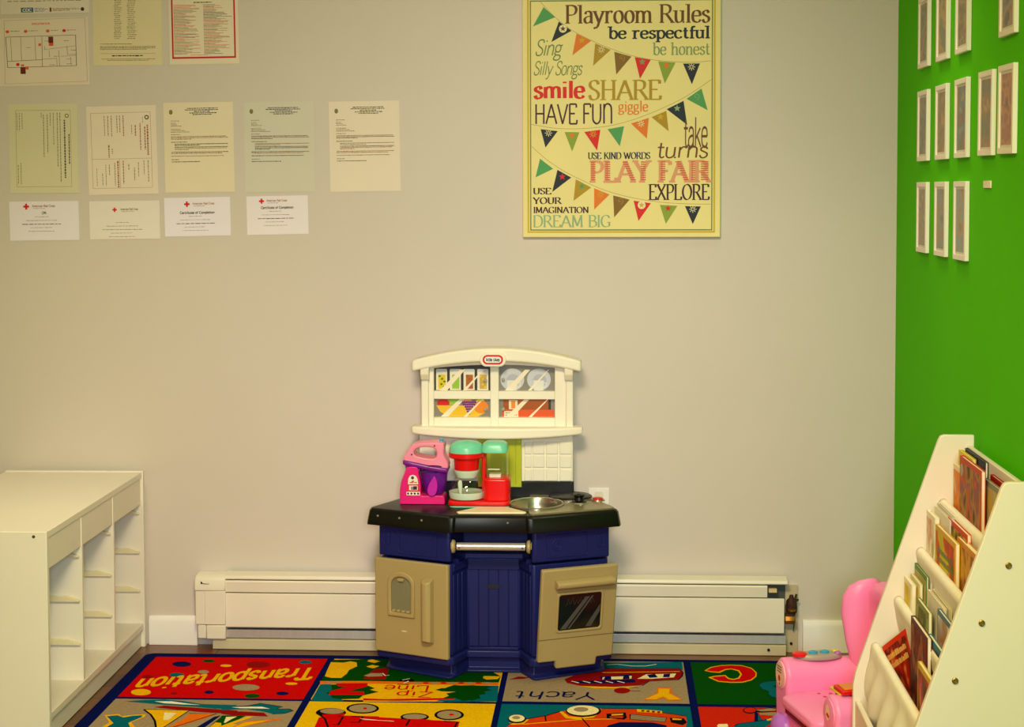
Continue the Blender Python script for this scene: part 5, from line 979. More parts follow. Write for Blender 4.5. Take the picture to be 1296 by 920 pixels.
for i in range(n_):
    t = 2*PI*i/n_; dx, dy = math.cos(t), math.sin(t); cx, cy = .03, .01
    a = (dx/SRX)**2+(dy/SRY)**2; b = 2*(cx*dx/SRX**2+cy*dy/SRY**2); c = (cx/SRX)**2+(cy/SRY)**2-1
    s = (-b+math.sqrt(b*b-4*a*c))/(2*a); inner.append((SCX+cx+dx*s, SCY+cy+dy*s))
mb = MB(); mb.ring(outer, inner, XY, .4995, .5045); mb.build('hob_plate', M_hob, ct, angle=50)
mb = MB(); mb.prism(ell(SCX, SCY, SRX*.97, SRY*.97, 40), XY, .4585, .52); cut(ct, mb)
mb = MB(); mb.lathe([(1.04, .5046), (1.04, .5085), (1.01, .5105), (.96, .5095), (.935, .505), (.92, .490), (.88, .472), (.80, .4645), (.60, .4615), (.0, .4605)], (SCX, SCY, 0), 40, sx=SRX, sy=SRY, caps=False)
mb.build('sink_basin', M_steel, ct)
BX, BY = .008, -.150
mb = MB(); mb.lathe([(.063, .5045), (.066, .507), (.066, .512), (.060, .515), (.05, .5145), (.046, .516), (.036, .5155), (.032, .517), (.022, .5165), (.018, .518), (0, .518)], (BX, BY, 0), 36, sy=.95, caps=False); mb.build('hob_burner', M_blk, ct)
mb = MB(); mb.lathe([(.070, .5045), (.070, .508), (.064, .509)], (BX, BY, 0), 36, sy=.95); mb.build('burner_ring', M_steel, ct)
KNX, KNY = .036, -.228
mb = MB(); mb.lathe([(.026, .5045), (.024, .509), (.015, .512), (.013, .522), (.019, .528), (.014, .531), (0, .531)], (KNX, KNY, 0), 20, caps=False); mb.box(KNX-.004, KNX+.004, KNY-.018, KNY+.018, .526, .534); mb.build('hob_knob', M_blk, ct, bevel=.001)
mb = MB(); mb.lathe([(.030, .5045), (.028, .5075), (.0, .5078)], (KNX, KNY, 0), 24, caps=False); mb.build('knob_base', M_steel, ct)
mb = MB(); mb.lathe([(.022, .5045), (.020, .5085), (0, .509)], (.092, -.190, 0), 20, caps=False); mb.build('button_base', M_steel, ct)
mb = MB(); mb.lathe([(.016, .508), (.0155, .5125), (.012, .514), (0, .514)], (.092, -.190, 0), 20, caps=False); mb.build('red_button', mat('red_plastic', '#d21a18', .35), ct)
# splashback, ledge and hutch
mb = MB(); mb.box(KR(-.244), KR(.234), -.098, -.078, .498, .545); mb.build('counter_riser', M_blk, kt, bevel=.002)
mb = MB(); mb.box(KR(-.242), KR(.231), -.094, -.079, .545, .700); sp = mb.build('splashback', M_ivory, kt, bevel=.002)
M_tile = mat('ivory_raised_tile', '#f4ecdc', .35, var=.02)
for r in range(3):
    for c in range(4):
        x0 = KR(.076 + c*.0405 - (.0 if c else 0)); z0 = .547 + r*.0415
        w_ = .037 if c else .022
        if c == 0: x0 = KR(.082)
        else: x0 = KR(.107+(c-1)*.0415)
        mb = MB(); mb.box(x0, x0+w_, -.0985, -.093, z0, z0+.038); mb.build('wall_tile', M_tile, sp, bevel=.003, seg=3)
mb = MB(); mb.box(KR(-.060), KR(.074), -.112, -.093, .530, .685)
mb.box(KR(.036), KR(.040), -.1135, -.111, .545, .665); mb.box(KR(.055), KR(.058), -.1135, -.111, .54, .68)
mb.build('lime_panel', mat('lime_green_plastic', '#b7bd12', .38, var=.04), kt, bevel=.002)
mb = MB()     # ledge, bowed to the front
led = [(KR(-.262), -.079)] + [(KR(-.262 + .524*i/16), -.135 - .034*math.sin(PI*i/16)**.7) for i in range(17)] + [(KR(.262), -.079)]
def bow(zs):
    r = []
    for x, y in led: q = (x-KX)/.262; r.append(Vector((x, y, zs - .012*max(0, 1-q*q) if zs < .70 else zs)))
    return r
mb.loft([bow(.696), bow(.719)]); mb.build('hutch_ledge', M_ivory, kt, bevel=.007, seg=4)
hw = .2325
zt = lambda r: .916 + .0 - .0*abs(r)
for a, b in ((-hw, -.2105), (.2105, hw)): mb = MB(); mb.box(KR(a), KR(b), -.122, -.079, .716, .905); mb.build('hutch_post', M_ivory, kt, bevel=.003, seg=3)
for a, b in ((-.2105, -.195), (.1765, .2105)): mb = MB(); mb.box(KR(a), KR(b), -.114, -.0905, .716, .905); mb.build('pane_stile', M_ivory, kt, bevel=.002)
mb = MB(); mb.box(KR(-.021), KR(.005), -.1165, -.0905, .7165, .925); mb.build('pane_mullion', M_ivory, kt, bevel=.003, seg=3)
for a, b in ((-.195, -.0195), (.0035, .1765)):
    for z0, z1 in ((.716, .7445), (.801, .826)): mb = MB(); mb.box(KR(a), KR(b), -.114, -.0905, z0, z1); mb.build('pane_rail', M_ivory, kt, bevel=.002)
for s in (1, -1):
    mb = MB(); x = KR(s*hw); mb.prism([(-.118, .915), (-.152, .905), (-.150, .880), (-.135, .862), (-.118, .860)], YZ, x-(.026 if s > 0 else 0), x+(0 if s > 0 else .026))
    mb.build('cornice_bracket', M_ivory, kt, bevel=.003, seg=3)
def arcz(x, z_mid, z_end, half=.26): q = (x-KX)/half; return z_end + (z_mid-z_end)*(1-q*q)
xs = [KR(-.2575 + .515*i/24) for i in range(25)]
pr = [(x, arcz(x, .962, .922)) for x in xs] + [(x, arcz(x, .921, .889)) for x in reversed(xs)]
mb = MB(); mb.prism(pr, XZ, -.156, -.079); mb.build('arched_cornice', M_ivory, kt, bevel=.007, seg=4)
xs2 = [KR(-.196 + .38*i/20) for i in range(21)]
pr = [(x, arcz(x, .935, .905)) for x in xs2] + [(x, arcz(x, .907, .888)) for x in reversed(xs2)]
mb = MB(); mb.prism(pr, XZ, -.1135, -.0905); mb.build('arched_pane_rail', M_ivory, kt, bevel=.002)
mb = MB(); mb.box(KR(-.20), KR(.19), -.092, -.080, .716, .93); mb.build('hutch_back', M_ivory, kt)
# printed panes
HC = {'dark': '#3a352a', 'glass': '#ece4d2', 'pasta': '#e6c21c', 'leaf': '#3f8f22', 'peas': '#9ac43a', 'carrot': '#b4631a', 'grain': '#c9a850', 'plate': '#c9ccd8', 'cup': '#e4e2dc', 'grey': '#8a857a', 'bowl': '#f0bf2c', 'apple': '#d8201a', 'grape': '#7a2c84', 'banana': '#f2dc1c', 'orange': '#ef8a1c', 'pan': '#a65414', 'box': '#e2571c', 'label': '#f1e3c4', 'shine': '#f4e6cf', 'mid': '#b4b7c6', 'peach': '#f0a468'}
HK = list(HC); hm = [mat('hutch_print_' + k, c, .3, var=.03) for k, c in HC.items()]
Q = lambda n: HK.index(n)
hpf = lambda u, v, h: (-.411+(u-549)*(.173/71.0), -.0925-h, .8255-(v-495)*(.0830/34.0))   # design units
sub = []
def pane(name, x0, x1, y0, y1, bgc, draw):
    mb = MB(); f = Flat(mb, hpf, .00012); f.rect(x0, x1, y0, y1, Q(bgc), 1); draw(f)
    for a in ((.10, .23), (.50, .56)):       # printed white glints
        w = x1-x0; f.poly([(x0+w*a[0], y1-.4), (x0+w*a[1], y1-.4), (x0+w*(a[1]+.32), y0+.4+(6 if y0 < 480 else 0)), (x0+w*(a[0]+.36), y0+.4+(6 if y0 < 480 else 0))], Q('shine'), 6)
    return mb.build(name, hm, kt, flat=True)
def jars(f):
    for i, (c, c2) in enumerate((('pasta', 'leaf'), ('peas', 'peas'), ('carrot', 'pan'), ('grain', 'pasta'))):
        x = 551+i*17.4; f.rect(x, x+14, 469, 494.5, Q('glass'), 2); f.rect(x+.5, x+13.5, 467.8, 471.5, Q('plate'), 3); f.rect(x+3, x+12, 475, 493, Q(c), 3)
        for k in range(5): f.poly(ell(x+4.5+(k*3.1) % 7, 477+k*3.4, 1.7, 1.5, 8), Q(c2), 4)
def plates(f):
    for cx in (647.5, 681): f.poly(ell(cx, 481, 15, 14, 26), Q('plate'), 2); f.poly(ell(cx+1, 482, 8.5, 8, 20), Q('mid'), 3); f.poly([(cx-7, 482), (cx+6.5, 482), (cx+5.5, 494.5), (cx-6, 494.5)], Q('cup'), 4); f.line([(cx+6, 485), (cx+10, 485.5), (cx+9, 490), (cx+5.5, 491)], 1.2, Q('cup'), 4)
def fruit(f):
    f.poly(ell(560, 511, 8, 5), Q('apple'), 3); f.poly(ell(572, 509, 7, 5), Q('peas'), 2); f.poly(ell(590, 508, 6, 4), Q('peach'), 3); f.poly(ell(585, 509, 5, 4), Q('leaf'), 2)
    f.poly([(598, 511), (604, 506), (611, 505), (612, 508), (604, 512)], Q('banana'), 3)
    f.poly([(551, 514), (607, 514), (612, 508), (617, 516), (613, 523), (604, 528), (566, 528), (556, 522)], Q('bowl'), 3); f.poly(ell(608, 516, 9, 8), Q('orange'), 4)
    for r, n in enumerate((7, 6, 4, 3, 2, 1)):
        for i in range(n): f.poly(ell(592.5+(i-(n-1)/2)*2.7, 510+r*2.9, 1.6, 1.5, 8), Q('grape'), 5)
def pans(f):
    f.rect(636, 693, 506, 520, Q('pan'), 2); f.rect(643, 654, 507, 518.5, Q('label'), 3); f.rect(646, 651, 508, 517.5, Q('orange'), 4); f.rect(634, 700, 519, 528.5, Q('box'), 3); f.rect(637, 655, 521, 528.5, Q('label'), 4)
    for i in range(2): f.fine(638.5, 653.5, 522.6+i*2.8, 1.4, Q('grey'), 5)
    f.rect(693, 696, 505.5, 519, Q('dark'), 3); f.rect(656, 692, 507.5, 509.5, Q('carrot'), 3)
pane('jar_picture', 548.3, 620.6, 462, 495.6, 'dark', jars); pane('plate_picture', 630.4, 702.6, 462, 495.6, 'grey', plates)
pane('fruit_bowl_picture', 548.3, 620.6, 504.4, 529.8, 'grey', fruit); pane('bakeware_picture', 630.4, 702.6, 504.4, 529.8, 'grey', pans)
mb = MB()
for u, v in ((613.5, 482), (636, 481), (613.5, 518.5), (636, 518)): p = hpf(u, v, 0); mb = MB(); mb.lathe([(.0055, 0), (.0052, .010), (.003, .012), (0, .0122)], p, 14, (1, 0, 0), (0, 0, 1), (0, -1, 0), caps=False); mb.build('pane_knob', mat('grey_plastic_knob', '#a7a292', .3), kt)
# badge on the cornice
bx, bz = KR(-.0095), .9275
mb = MB(); mb.prism(rrect(bx-.040, bx+.040, bz-.0215, bz+.0215, .020, 6), XZ, -.163, -.150); bd = mb.build('badge_boss', M_ivory, kt, bevel=.003, seg=3)
mb = MB(); mb.prism(rrect(bx-.031, bx+.031, bz-.0145, bz+.0145, .0142, 7), XZ, -.1645, -.162); mb.build('badge_red', mat('badge_red', '#d3151b', .35), bd, bevel=.0006)
mb = MB(); mb.prism(rrect(bx-.0255, bx+.0255, bz-.0090, bz+.0090, .0088, 7), XZ, -.1652, -.164); mb.build('badge_white', mat('badge_white', '#f4f0e6', .35), bd)
mb = MB(); f2 = Flat(mb, lambda u, v, h: (u, -.1654-h, v)); f2.text('little tikes', bx-.0205, bx+.0205, bz-.0042, bz+.0052, 0, 1, thick=.22, track=.05); mb.build('badge_lettering', mat('badge_navy', '#16205c', .4), bd, flat=True)

# ------------------------------------------------------------------ things on the counter
CT = .5003
# toy stand mixer
M_hot = mat('hot_pink_plastic', '#e6187c', .32); M_pink = mat('light_pink_plastic', '#f48fae', .32); M_purp = mat('purple_plastic', '#7d1590', .30); M_mag = mat('magenta_plastic', '#c318a8', .35)
mx0 = thing('toy_stand_mixer', 'pink and purple toy stand mixer at the left of the black counter', 'toy mixer', (-.430, -.215, CT))
gx = lambda px: -.3650 + (px-635)*.000250          # close-up units to metres
gz = lambda py: CT + (862-py)*(.189/780.0)
MP = lambda pts: [(gx(a), gz(b)) for a, b in pts]
YC = -.215
mb = MB(); mb.prism(crom(MP([(90, 862), (92, 700), (110, 580), (150, 470), (185, 400), (300, 400), (322, 500), (345, 620), (350, 745), (420, 752), (560, 752), (625, 765), (632, 862)]), 3), XZ, YC-.040, YC+.040); mb.build('mixer_base', M_hot, mx0, bevel=.007, seg=3)
mb = MB(); o = crom(MP([(128, 330), (160, 235), (215, 150), (300, 105), (420, 95), (520, 92), (600, 100), (625, 140), (620, 230), (640, 290), (668, 340), (672, 420), (560, 405), (400, 380), (250, 345)]), 4, True); i_ = crom(MP([(262, 215), (290, 175), (360, 152), (440, 150), (500, 165), (530, 200), (535, 250), (510, 290), (440, 292), (360, 278), (290, 262), (265, 240)]), 5, True)
# resample the outer outline to the inner one's count
oc = resample(o, gx(400), gz(225), 60); ic = resample(i_, gx(400), gz(225), 60)
mb.ring(oc, ic, XZ, YC-.036, YC+.036); mb.build('mixer_head', M_pink, mx0, bevel=.007, seg=3)
mb = MB(); mb.prism(MP([(127, 308), (250, 335), (420, 372), (560, 398), (672, 412), (668, 468), (560, 462), (420, 435), (250, 400), (128, 370)]), XZ, YC-.041, YC+.041); mb.build('mixer_band', M_purp, mx0, bevel=.005, seg=3)
mb = MB(); mb.prism(crom(MP([(160, 375), (330, 410), (320, 470), (300, 520), (185, 520), (168, 450)]), 3, True), XZ, YC-.030, YC+.030); mb.build('mixer_neck', mat('violet_plastic', '#8a2bb0', .35), mx0, bevel=.006)
bc = (gx(495), YC-.002, 0)
mb = MB(); mb.lathe([(.026, gz(745)), (.033, gz(700)), (.038, gz(600)), (.0405, gz(470)), (.0385, gz(470)), (.036, gz(600)), (.031, gz(700)), (.024, gz(738)), (0, gz(738))], bc, 28, caps=False); mb.build('mixing_bowl', mat('clear_purple_plastic', '#7d1aa8', .12, alpha=.62), mx0)
mb = MB(); mb.tube([(bc[0]+.0412*math.cos(t), YC-.002+.0412*math.sin(t), gz(470-95*max(0, -math.sin(t))-.0*t)) for t in [2*PI*i/40 for i in range(40)]], .0016, 8, closed=True); mb.build('bowl_handle', mat('dark_purple_wire', '#2b0d3a', .4), mx0)
mb = MB(); mb.prism(crom(MP([(515, 500), (548, 600), (540, 690), (510, 742), (455, 745), (428, 700), (440, 620), (480, 550)]), 4, True), XZ, YC-.050, YC-.0445); mb.build('mixer_paddle', M_mag, mx0, bevel=.003)
mb = MB(); mb.lathe([(.006, 0), (.0065, .004), (.006, .010), (0, .011)], (gx(582), YC, gz(112)), 16, caps=False); mb.build('blue_button', mat('cyan_plastic', '#27a6cf', .3), mx0)
mb = MB()
for u, v in ((510, 134), (236, 244)): mb = MB(); mb.lathe([(.0028, 0), (.0024, .0008)], (gx(u), YC-.036, gz(v)), 10, (1, 0, 0), (0, 0, 1), (0, -1, 0)); mb.build('head_screw', mat('dark_red_screw', '#5e1430', .5), mx0)
SK = ['#f1e6d0', '#3a2030', '#c8202a', '#d84a3c', '#8c8494', '#e61b3c']
skm = [mat('sticker_%s' % n, c, .4) for n, c in zip(('cream', 'dark', 'red', 'coral', 'grey', 'scarlet'), SK)]
mb = MB(); f2 = Flat(mb, lambda u, v, h: (gx(u), YC-.0405-h, gz(v)), .00015)
f2.poly([(190, 610), (195, 540), (215, 505), (250, 492), (285, 505), (305, 540), (314, 610)], 0, 1); f2.poly(ell(246, 530, 18, 20), 1, 2); f2.star(250, 575, 22, 2, 2); f2.fine(210, 300, 582, 14, 3, 2)
f2.poly([(185, 615), (320, 615), (340, 745), (175, 745)], 5, 1)
f2.rect(205, 308, 626, 684, 0, 2); f2.rect(225, 270, 640, 680, 4, 3); f2.rect(255, 300, 634, 678, 1, 3); f2.rect(172, 334, 704, 748, 0, 2)
for i in range(4): f2.poly(ell(192+i*40, 726, 13, 14, 12), 1, 3)
mb.build('front_sticker', skm, mx0, flat=True)

# toy coffee maker
M_red = mat('bright_red_plastic', '#e30b0b', .30, var=.02); M_mint = mat('mint_plastic', '#74d3ae', .32); M_pale = mat('pale_mint_plastic', '#c9d9c4', .35)
M_clear = thin_glass('clear_plastic', 2.1)
cm = thing('toy_coffee_maker', 'red and mint toy coffee maker with clear pot on the black counter', 'toy coffee maker', (-.266, -.256, CT))
cx_ = lambda px: -.353 + (px-45)*(.1845/755.0)
cz = lambda py: CT + (866-py)*(.196/806.0)
CP = lambda pts: [(cx_(a), cz(b)) for a, b in pts]
CY = -.256
mb = MB(); mb.prism(rrect(cx_(62), cx_(795), CY-.052, CY+.045, .018, 5), XY, cz(866), cz(845)); mb.build('mint_foot', M_mint, cm, bevel=.002)
mb = MB(); mb.prism(rrect(cx_(50), cx_(800), CY-.054, CY+.047, .018, 5), XY, cz(846), cz(785)); mb.build('base_plate', M_red, cm, bevel=.004)
mb = MB(); mb.prism(rrect(cx_(490), cx_(800), CY-.050, CY+.045, .016, 5), XY, cz(790), cz(508)); mb.build('water_block', M_red, cm, bevel=.006, seg=3)
mb = MB(); mb.box(cx_(455), cx_(500), CY-.012, CY+.045, cz(790), cz(206)); mb.build('back_column', M_red, cm, bevel=.004)
mb = MB(); mb.prism(rrect(cx_(510), cx_(772), CY-.042, CY+.040, .020, 6), XY, cz(512), cz(196)); mb.build('clear_tank', M_clear, cm)
mb = MB(); mb.prism(rrect(cx_(545), cx_(690), CY-.020, CY+.010, .004), XY, cz(512), cz(470)); mb.prism(rrect(cx_(540), cx_(680), CY-.0431, CY-.0427, .0001, 1), XY, cz(400), cz(388)); mb.build('tank_float', mat('clear_white_plastic', '#e9e6d6', .25), cm)
mb = MB(); mb.loft([[Vector((x, y, z)) for x, y in rrect(cx_(455)+d, cx_(775)-d, CY-.046+d, CY+.044-d, .02, 6)] for d, z in ((0, cz(196)), (0, cz(150)), (.004, cz(100)), (.012, cz(76)))]); mb.build('tank_lid', M_mint, cm, bevel=.002)
bx2 = (cx_(265), CY-.004, 0)
mb = MB(); mb.lathe([(.050, cz(275)), (.0535, cz(262)), (.0535, cz(206)), (0, cz(206))], bx2, 32, sy=.95, caps=False); mb.lathe([(0, cz(418)), (.036, cz(418)), (.0385, cz(270)), (.0, cz(270))], bx2, 32, caps=False); mb.build('filter_basket', M_red, cm)
mb = MB(); mb.lathe([(.0525, cz(206)), (.0515, cz(160)), (.046, cz(110)), (.034, cz(80)), (.016, cz(66)), (0, cz(62))], bx2, 32, sy=.95, caps=False); mb.build('mint_lid', M_mint, cm)
mb = MB(); mb.lathe([(.030, cz(515)), (.0385, cz(440)), (.0385, cz(424)), (0, cz(424))], bx2, 28, caps=False); pt_ = mb.build('pot_collar', M_pale, cm)
mb = MB(); mb.lathe([(.0515, cz(690)), (.052, cz(675)), (.048, cz(610)), (.040, cz(545)), (.031, cz(515))], bx2, 32, caps=False); mb.build('clear_pot', M_clear, cm)
mb = MB(); mb.lathe([(.040, cz(785)), (.050, cz(770)), (.053, cz(730)), (.053, cz(690)), (.050, cz(690)), (.045, cz(700)), (0, cz(702))], bx2, 32, caps=False); mb.build('pot_base', M_pale, cm)
mb = MB(); mb.prism(crom(CP([(175, 545), (222, 540), (222, 690), (195, 690), (180, 640)]), 3, True), XZ, CY-.052, CY-.038); mb.build('pot_handle', M_pale, cm, bevel=.003)
# thin cutting board lying at the front of the counter
mb = MB(); mb.prism([(-.312, -.408), (-.118, -.402), (-.114, -.392), (-.170, -.318), (-.262, -.318), (-.318, -.396)], XY, CT+.0002, CT+.006)
tag(mb.build('cutting_board', mat('cream_board_plastic', '#f2e0bb', .45), at=(-.215, -.36, CT), bevel=.002), 'thin cream trapezoid board lying flat at the front edge of the toy counter', 'cutting board')

# ------------------------------------------------------------------ bookcase by the green wall
M_birch = mat('pale_birch_board', '#e9ddd0', .42, var=.035, scale=2.2, stretch=(1, 1, .35))
M_cloth = mat('cream_canvas_fabric', '#f6eee2', .85, var=.03, scale=30, bump=.25, bscale=500)
YF, YN = -1.280, -1.930
bkc = thing('sling_bookcase', 'tall pale wooden book display with cream canvas slings, against the green wall', 'bookcase', (.86, -1.605, .006))
prof = [(.985, .008), (.985, .862), (.915, .862), (.907, .859), (.902, .850), (.713, .292), (.707, .262), (.706, .008)]
PX_ = lambda u, v, w: (u, w, v)
for y0, y1 in ((YF-.001, YF+.015), (YN-.015, YN+.001)): mb = MB(); mb.prism(prof, PX_, y0, y1); mb.build('side_panel', M_birch, bkc, bevel=.002)
mb = MB(); mb.box(.968, .980, YN, YF, .775, .838); mb.build('top_rail', M_birch, bkc, bevel=.003)
mb = MB(); mb.box(.970, .978, YN, YF, .012, .775); mb.build('back_panel', M_birch, bkc)
mb = MB(); mb.box(.712, .726, YN, YF, .012, .224); mb.build('front_board', M_birch, bkc, bevel=.002)
mb = MB(); mb.box(.726, .970, YN, YF, .060, .074); mb.build('bottom_shelf', M_birch, bkc)
RODS = [(.914, .700), (.863, .584), (.812, .467), (.759, .355)]
for i, (rx, rz) in enumerate(RODS):
    mb = MB(); mb.tube([(rx, YF+.001, rz), (rx, YN-.001, rz)], .0085, 14); mb.build('dowel_rod', M_birch, bkc)
    # fabric: over the rod, down in front, round the bottom of the pocket and up behind
    rn = random.Random(i); pf_ = [(rx+.007, rz-.016), (rx+.0105, rz-.002), (rx+.004, rz+.0095), (rx-.006, rz+.0085), (rx-.0105, rz-.001), (rx-.008, rz-.02), (rx-.002, rz-.055), (rx+.010, rz-.090), (rx+.030, rz-.112), (rx+.052, rz-.106), (rx+.066, rz-.070), (rx+.072, rz-.022)]
    if i == 3: pf_ = [(rx+.007, rz-.016), (rx+.0105, rz-.002), (rx+.004, rz+.0095), (rx-.006, rz+.0085), (rx-.0105, rz-.001), (rx-.014, rz-.03), (rx-.024, rz-.075), (rx-.022, rz-.120), (rx+.004, rz-.165), (rx+.050, rz-.178), (rx+.100, rz-.150), (rx+.125, rz-.022)]
    prs = crom(pf_, 4); rows = []
    for k in range(31):
        y = YF-.002 - (abs(YN-YF)-.004)*k/30; row = []
        for j, (a, b) in enumerate(prs):
            w = max(0, j-18)/len(prs); amp = (.004 if i < 3 else .024)*min(1, w*2.4)
            edge = math.sin(PI*k/30)**.35
            row.append(Vector((a + amp*math.sin(k*.9+i*2+j*.22)*edge - (.008 if i == 3 else .002)*edge*min(1, w*2), y, b + amp*.5*math.sin(k*.55+i+j*.3)*edge - (.004 if i < 3 else .012)*edge*min(1, w*2))))
        rows.append(row)
    mb = MB(); mb.sheet(rows); mb.build('canvas_sling', M_cloth, bkc, solid=.0022, angle=80)
for rx, rz in RODS[:]:
    mb = MB(); mb.lathe([(.0065, 0), (.0065, .0025), (.0045, .0032), (.004, .0015), (0, .0015)], (rx+.003, YN-.015, rz-.004), 18, (1, 0, 0), (0, 0, 1), (0, -1, 0), caps=False); mb.build('brass_bolt', mat('brass_bolt', '#a58239', .35, metal=.8), bkc)

# books: front cover faces the room; slightly different size, lean and wear
def book(label, tier, d, yf, yn, top, thick, cover, pic_cols, bottom=-.10, lean=0.0, spine=None, roll=0.0, group=None, pages='#efe6cf', soft=False, mark=None, yaw=0.0):
    rx, rz = RODS[tier-1]; rx -= 0
    yf = min(yf, YF-.004); yn = max(yn, YN+.004)
    grp = group or ('books in the top sling', 'books in the second sling', 'books in the third sling', 'books in the lowest sling')[tier-1]
    w = abs(yn-yf); h = top-bottom; yc = (yf+yn)/2
    root = thing('picture_book', label, 'book', (rx+d, yc, rz+bottom), 0, grp)
    root.rotation_euler = (roll, lean, yaw)
    Mw = world_of(root)
    def B(): return LMB(Mw)
    cv = mat('book_cover_' + cover.strip('#'), cover, .5, var=.05, spec=.25); t = thick
    # local: x depth (front cover at 0), y across, z up
    mb = B(); mb.box(0, .0015, -w/2, w/2, 0, h); mb.box(t-.0015, t, -w/2, w/2, 0, h)
    mb.box(0, t, w/2-.0015, w/2, 0, h)
    mb.build('cover', cv, root, bevel=.0006)
    mb = B(); mb.box(.0016, t-.0016, -w/2+.003, w/2-.0016, .003, h-.003); mb.build('page_block', mat('book_pages_' + pages.strip('#'), pages, .8, var=.06, scale=300, stretch=(6, .2, .2)), root)
    if pic_cols:
        hsh = abs(hash(label)) if False else sum(ord(c)*(i+3) for i, c in enumerate(label))
        mb = B(); e = .008; mb.box(-.0005, 0, -w/2+e, w/2-e, h*.06, h-.012); mb.build('cover_picture', mottled('cover_art_%d' % hsh, pic_cols, 17, (1, 1, .7), hsh % 37, .6), root)
        if mark == 'sticker':
            mb = B(); mb.lathe([(.014, 0), (.014, .0006)], (-.0006, w/2-.026, h-.030), 18, (0, 1, 0), (0, 0, 1), (-1, 0, 0)); mb.build('round_sticker', mat('book_sticker_grey', '#a39a86', .5), root)
        if mark == 'title':
            mb = B(); f = Flat(mb, lambda u, v, hh: Vector((-.0006-hh, w/2-u*w, v)), .0001); rn = random.Random(hsh)
            for r in range(2): f.fine(.12, .86, (h-.040-r*.022) if roll else (.115+r*.020), .014, 0, 1, rn)
            mb.build('cover_title', mat('title_ink_' + pic_cols[-1].strip('#'), pic_cols[-1], .5), root, flat=True)
    return root
# top sling
book('slim navy book with a blue corner, rearmost in the top sling', 1, .046, -1.300, -1.520, .135, .007, '#2a3346', None)
book('book with a bright yellow edge behind the white book in the top sling', 1, .034, -1.286, -1.440, .129, .009, '#d9c21a', ['#d9c89a', '#cfae3c', '#e8d890'], pages='#e8dc8c')
book('book with a dark red spine at the near end of the top sling', 1, .040, -1.600, -1.80, .122, .008, '#a81410', ['#7c1410', '#a82418', '#c8503c'])
book('cream book with an orange picture, at the far end of the top sling', 1, .022, -1.286, -1.455, .097, .008, '#ead9b4', ['#e4cfa0', '#d9701c', '#e8912c', '#b8481c'])
book('grey and cream book right of the tall red book in the top sling', 1, .026, -1.600, -1.800, .114, .008, '#8c8678', ['#cbb88a', '#b8a468', '#d8a83c', '#8c8070'])
book('tall red-bordered picture book in front, in the middle of the top sling', 1, .010, -1.421, -1.650, .136, .010, '#c83a0e', ['#6a4a28', '#d8601c', '#8a5660', '#b8842c', '#5c4030'], mark='sticker')
# second sling
for k, (dx, yo, hh) in enumerate(((.042, .0, .124), (.034, .012, .121), (.026, .024, .116))):
    book(('thin white booklet, rearmost of the white stack in the second sling', 'thin white booklet, second from the back of the white stack in the second sling', 'thin white booklet just behind the pink-marked one in the second sling')[k], 2, dx, -1.286-yo*1.2, -1.470-yo, hh, .006, ('#e6dccb', '#d8cdbd', '#eee4d2')[k], None, pages='#cfc4bc')
book('white book with faint pink pictures, front of the far end of the second sling', 2, .012, -1.286, -1.390, .101, .011, '#efe4d0', ['#efe0c8', '#e8d0b0', '#d99c80', '#efe4d0', '#b8b070'], soft=True)
book('orange-red framed book behind the yellow book in the second sling', 2, .030, -1.448, -1.662, .116, .010, '#d4440e', ['#8c8a3c', '#c8a83c', '#5c4430', '#c8b484'])
book('orange book with a white page edge at the near end of the second sling', 2, .022, -1.595, -1.805, .100, .014, '#d98a1c', ['#c87c2c', '#e0a83c', '#9c5420', '#f0e0b0'], pages='#f4ecd8')
book('bright yellow and red book in front, in the middle of the second sling', 2, .010, -1.412, -1.640, .092, .010, '#d9a80c', ['#c8b814', '#d9c41c', '#d8601c', '#c84814', '#6c6a14'], mark='title')
# third sling
book('book with a green cover edge at the far end of the third sling', 3, .036, -1.286, -1.440, .092, .006, '#5c8424', ['#d8cc90', '#c8b468', '#a8a050'])
book('white booklet behind the green-edged book in the third sling', 3, .044, -1.300, -1.455, .090, .005, '#ece2d4', None)
book('cream book leaning before the yellow one in the third sling', 3, .026, -1.290, -1.412, .068, .007, '#e4d8a8', ['#dccc8c', '#d9b83c'], soft=True)
book('white and yellow book at the far front of the third sling', 3, .012, -1.286, -1.385, .060, .011, '#ece0c0', ['#e0d4a0', '#e2c83c', '#d8b020', '#ece0b8'], soft=True)
for k, (dx, yo, hh) in enumerate(((.046, -.04, .082), (.038, -.02, .080), (.030, 0.0, .076))):
    book(('cream pamphlet, rearmost of the pale group in the third sling', 'cream pamphlet, middle of the pale group in the third sling', 'cream pamphlet, foremost of the pale group in the third sling')[k], 3, dx, -1.493+yo*.6, -1.680+yo, hh, .006, ('#e4d8bc', '#d9ccae', '#efe4d2')[k], None, pages='#d8ccb0')
book('olive green picture book in the middle of the third sling', 3, .012, -1.449, -1.600, .048, .009, '#8a8a34', ['#7c8440', '#a8a860', '#4c6428', '#8c6030'], soft=True)
book('white book with a blue top corner at the near end of the third sling', 3, .018, -1.672, -1.838, .076, .008, '#5a7896', ['#d8d0c4', '#c8844c', '#b8a8b0', '#e4dccc'], soft=True)
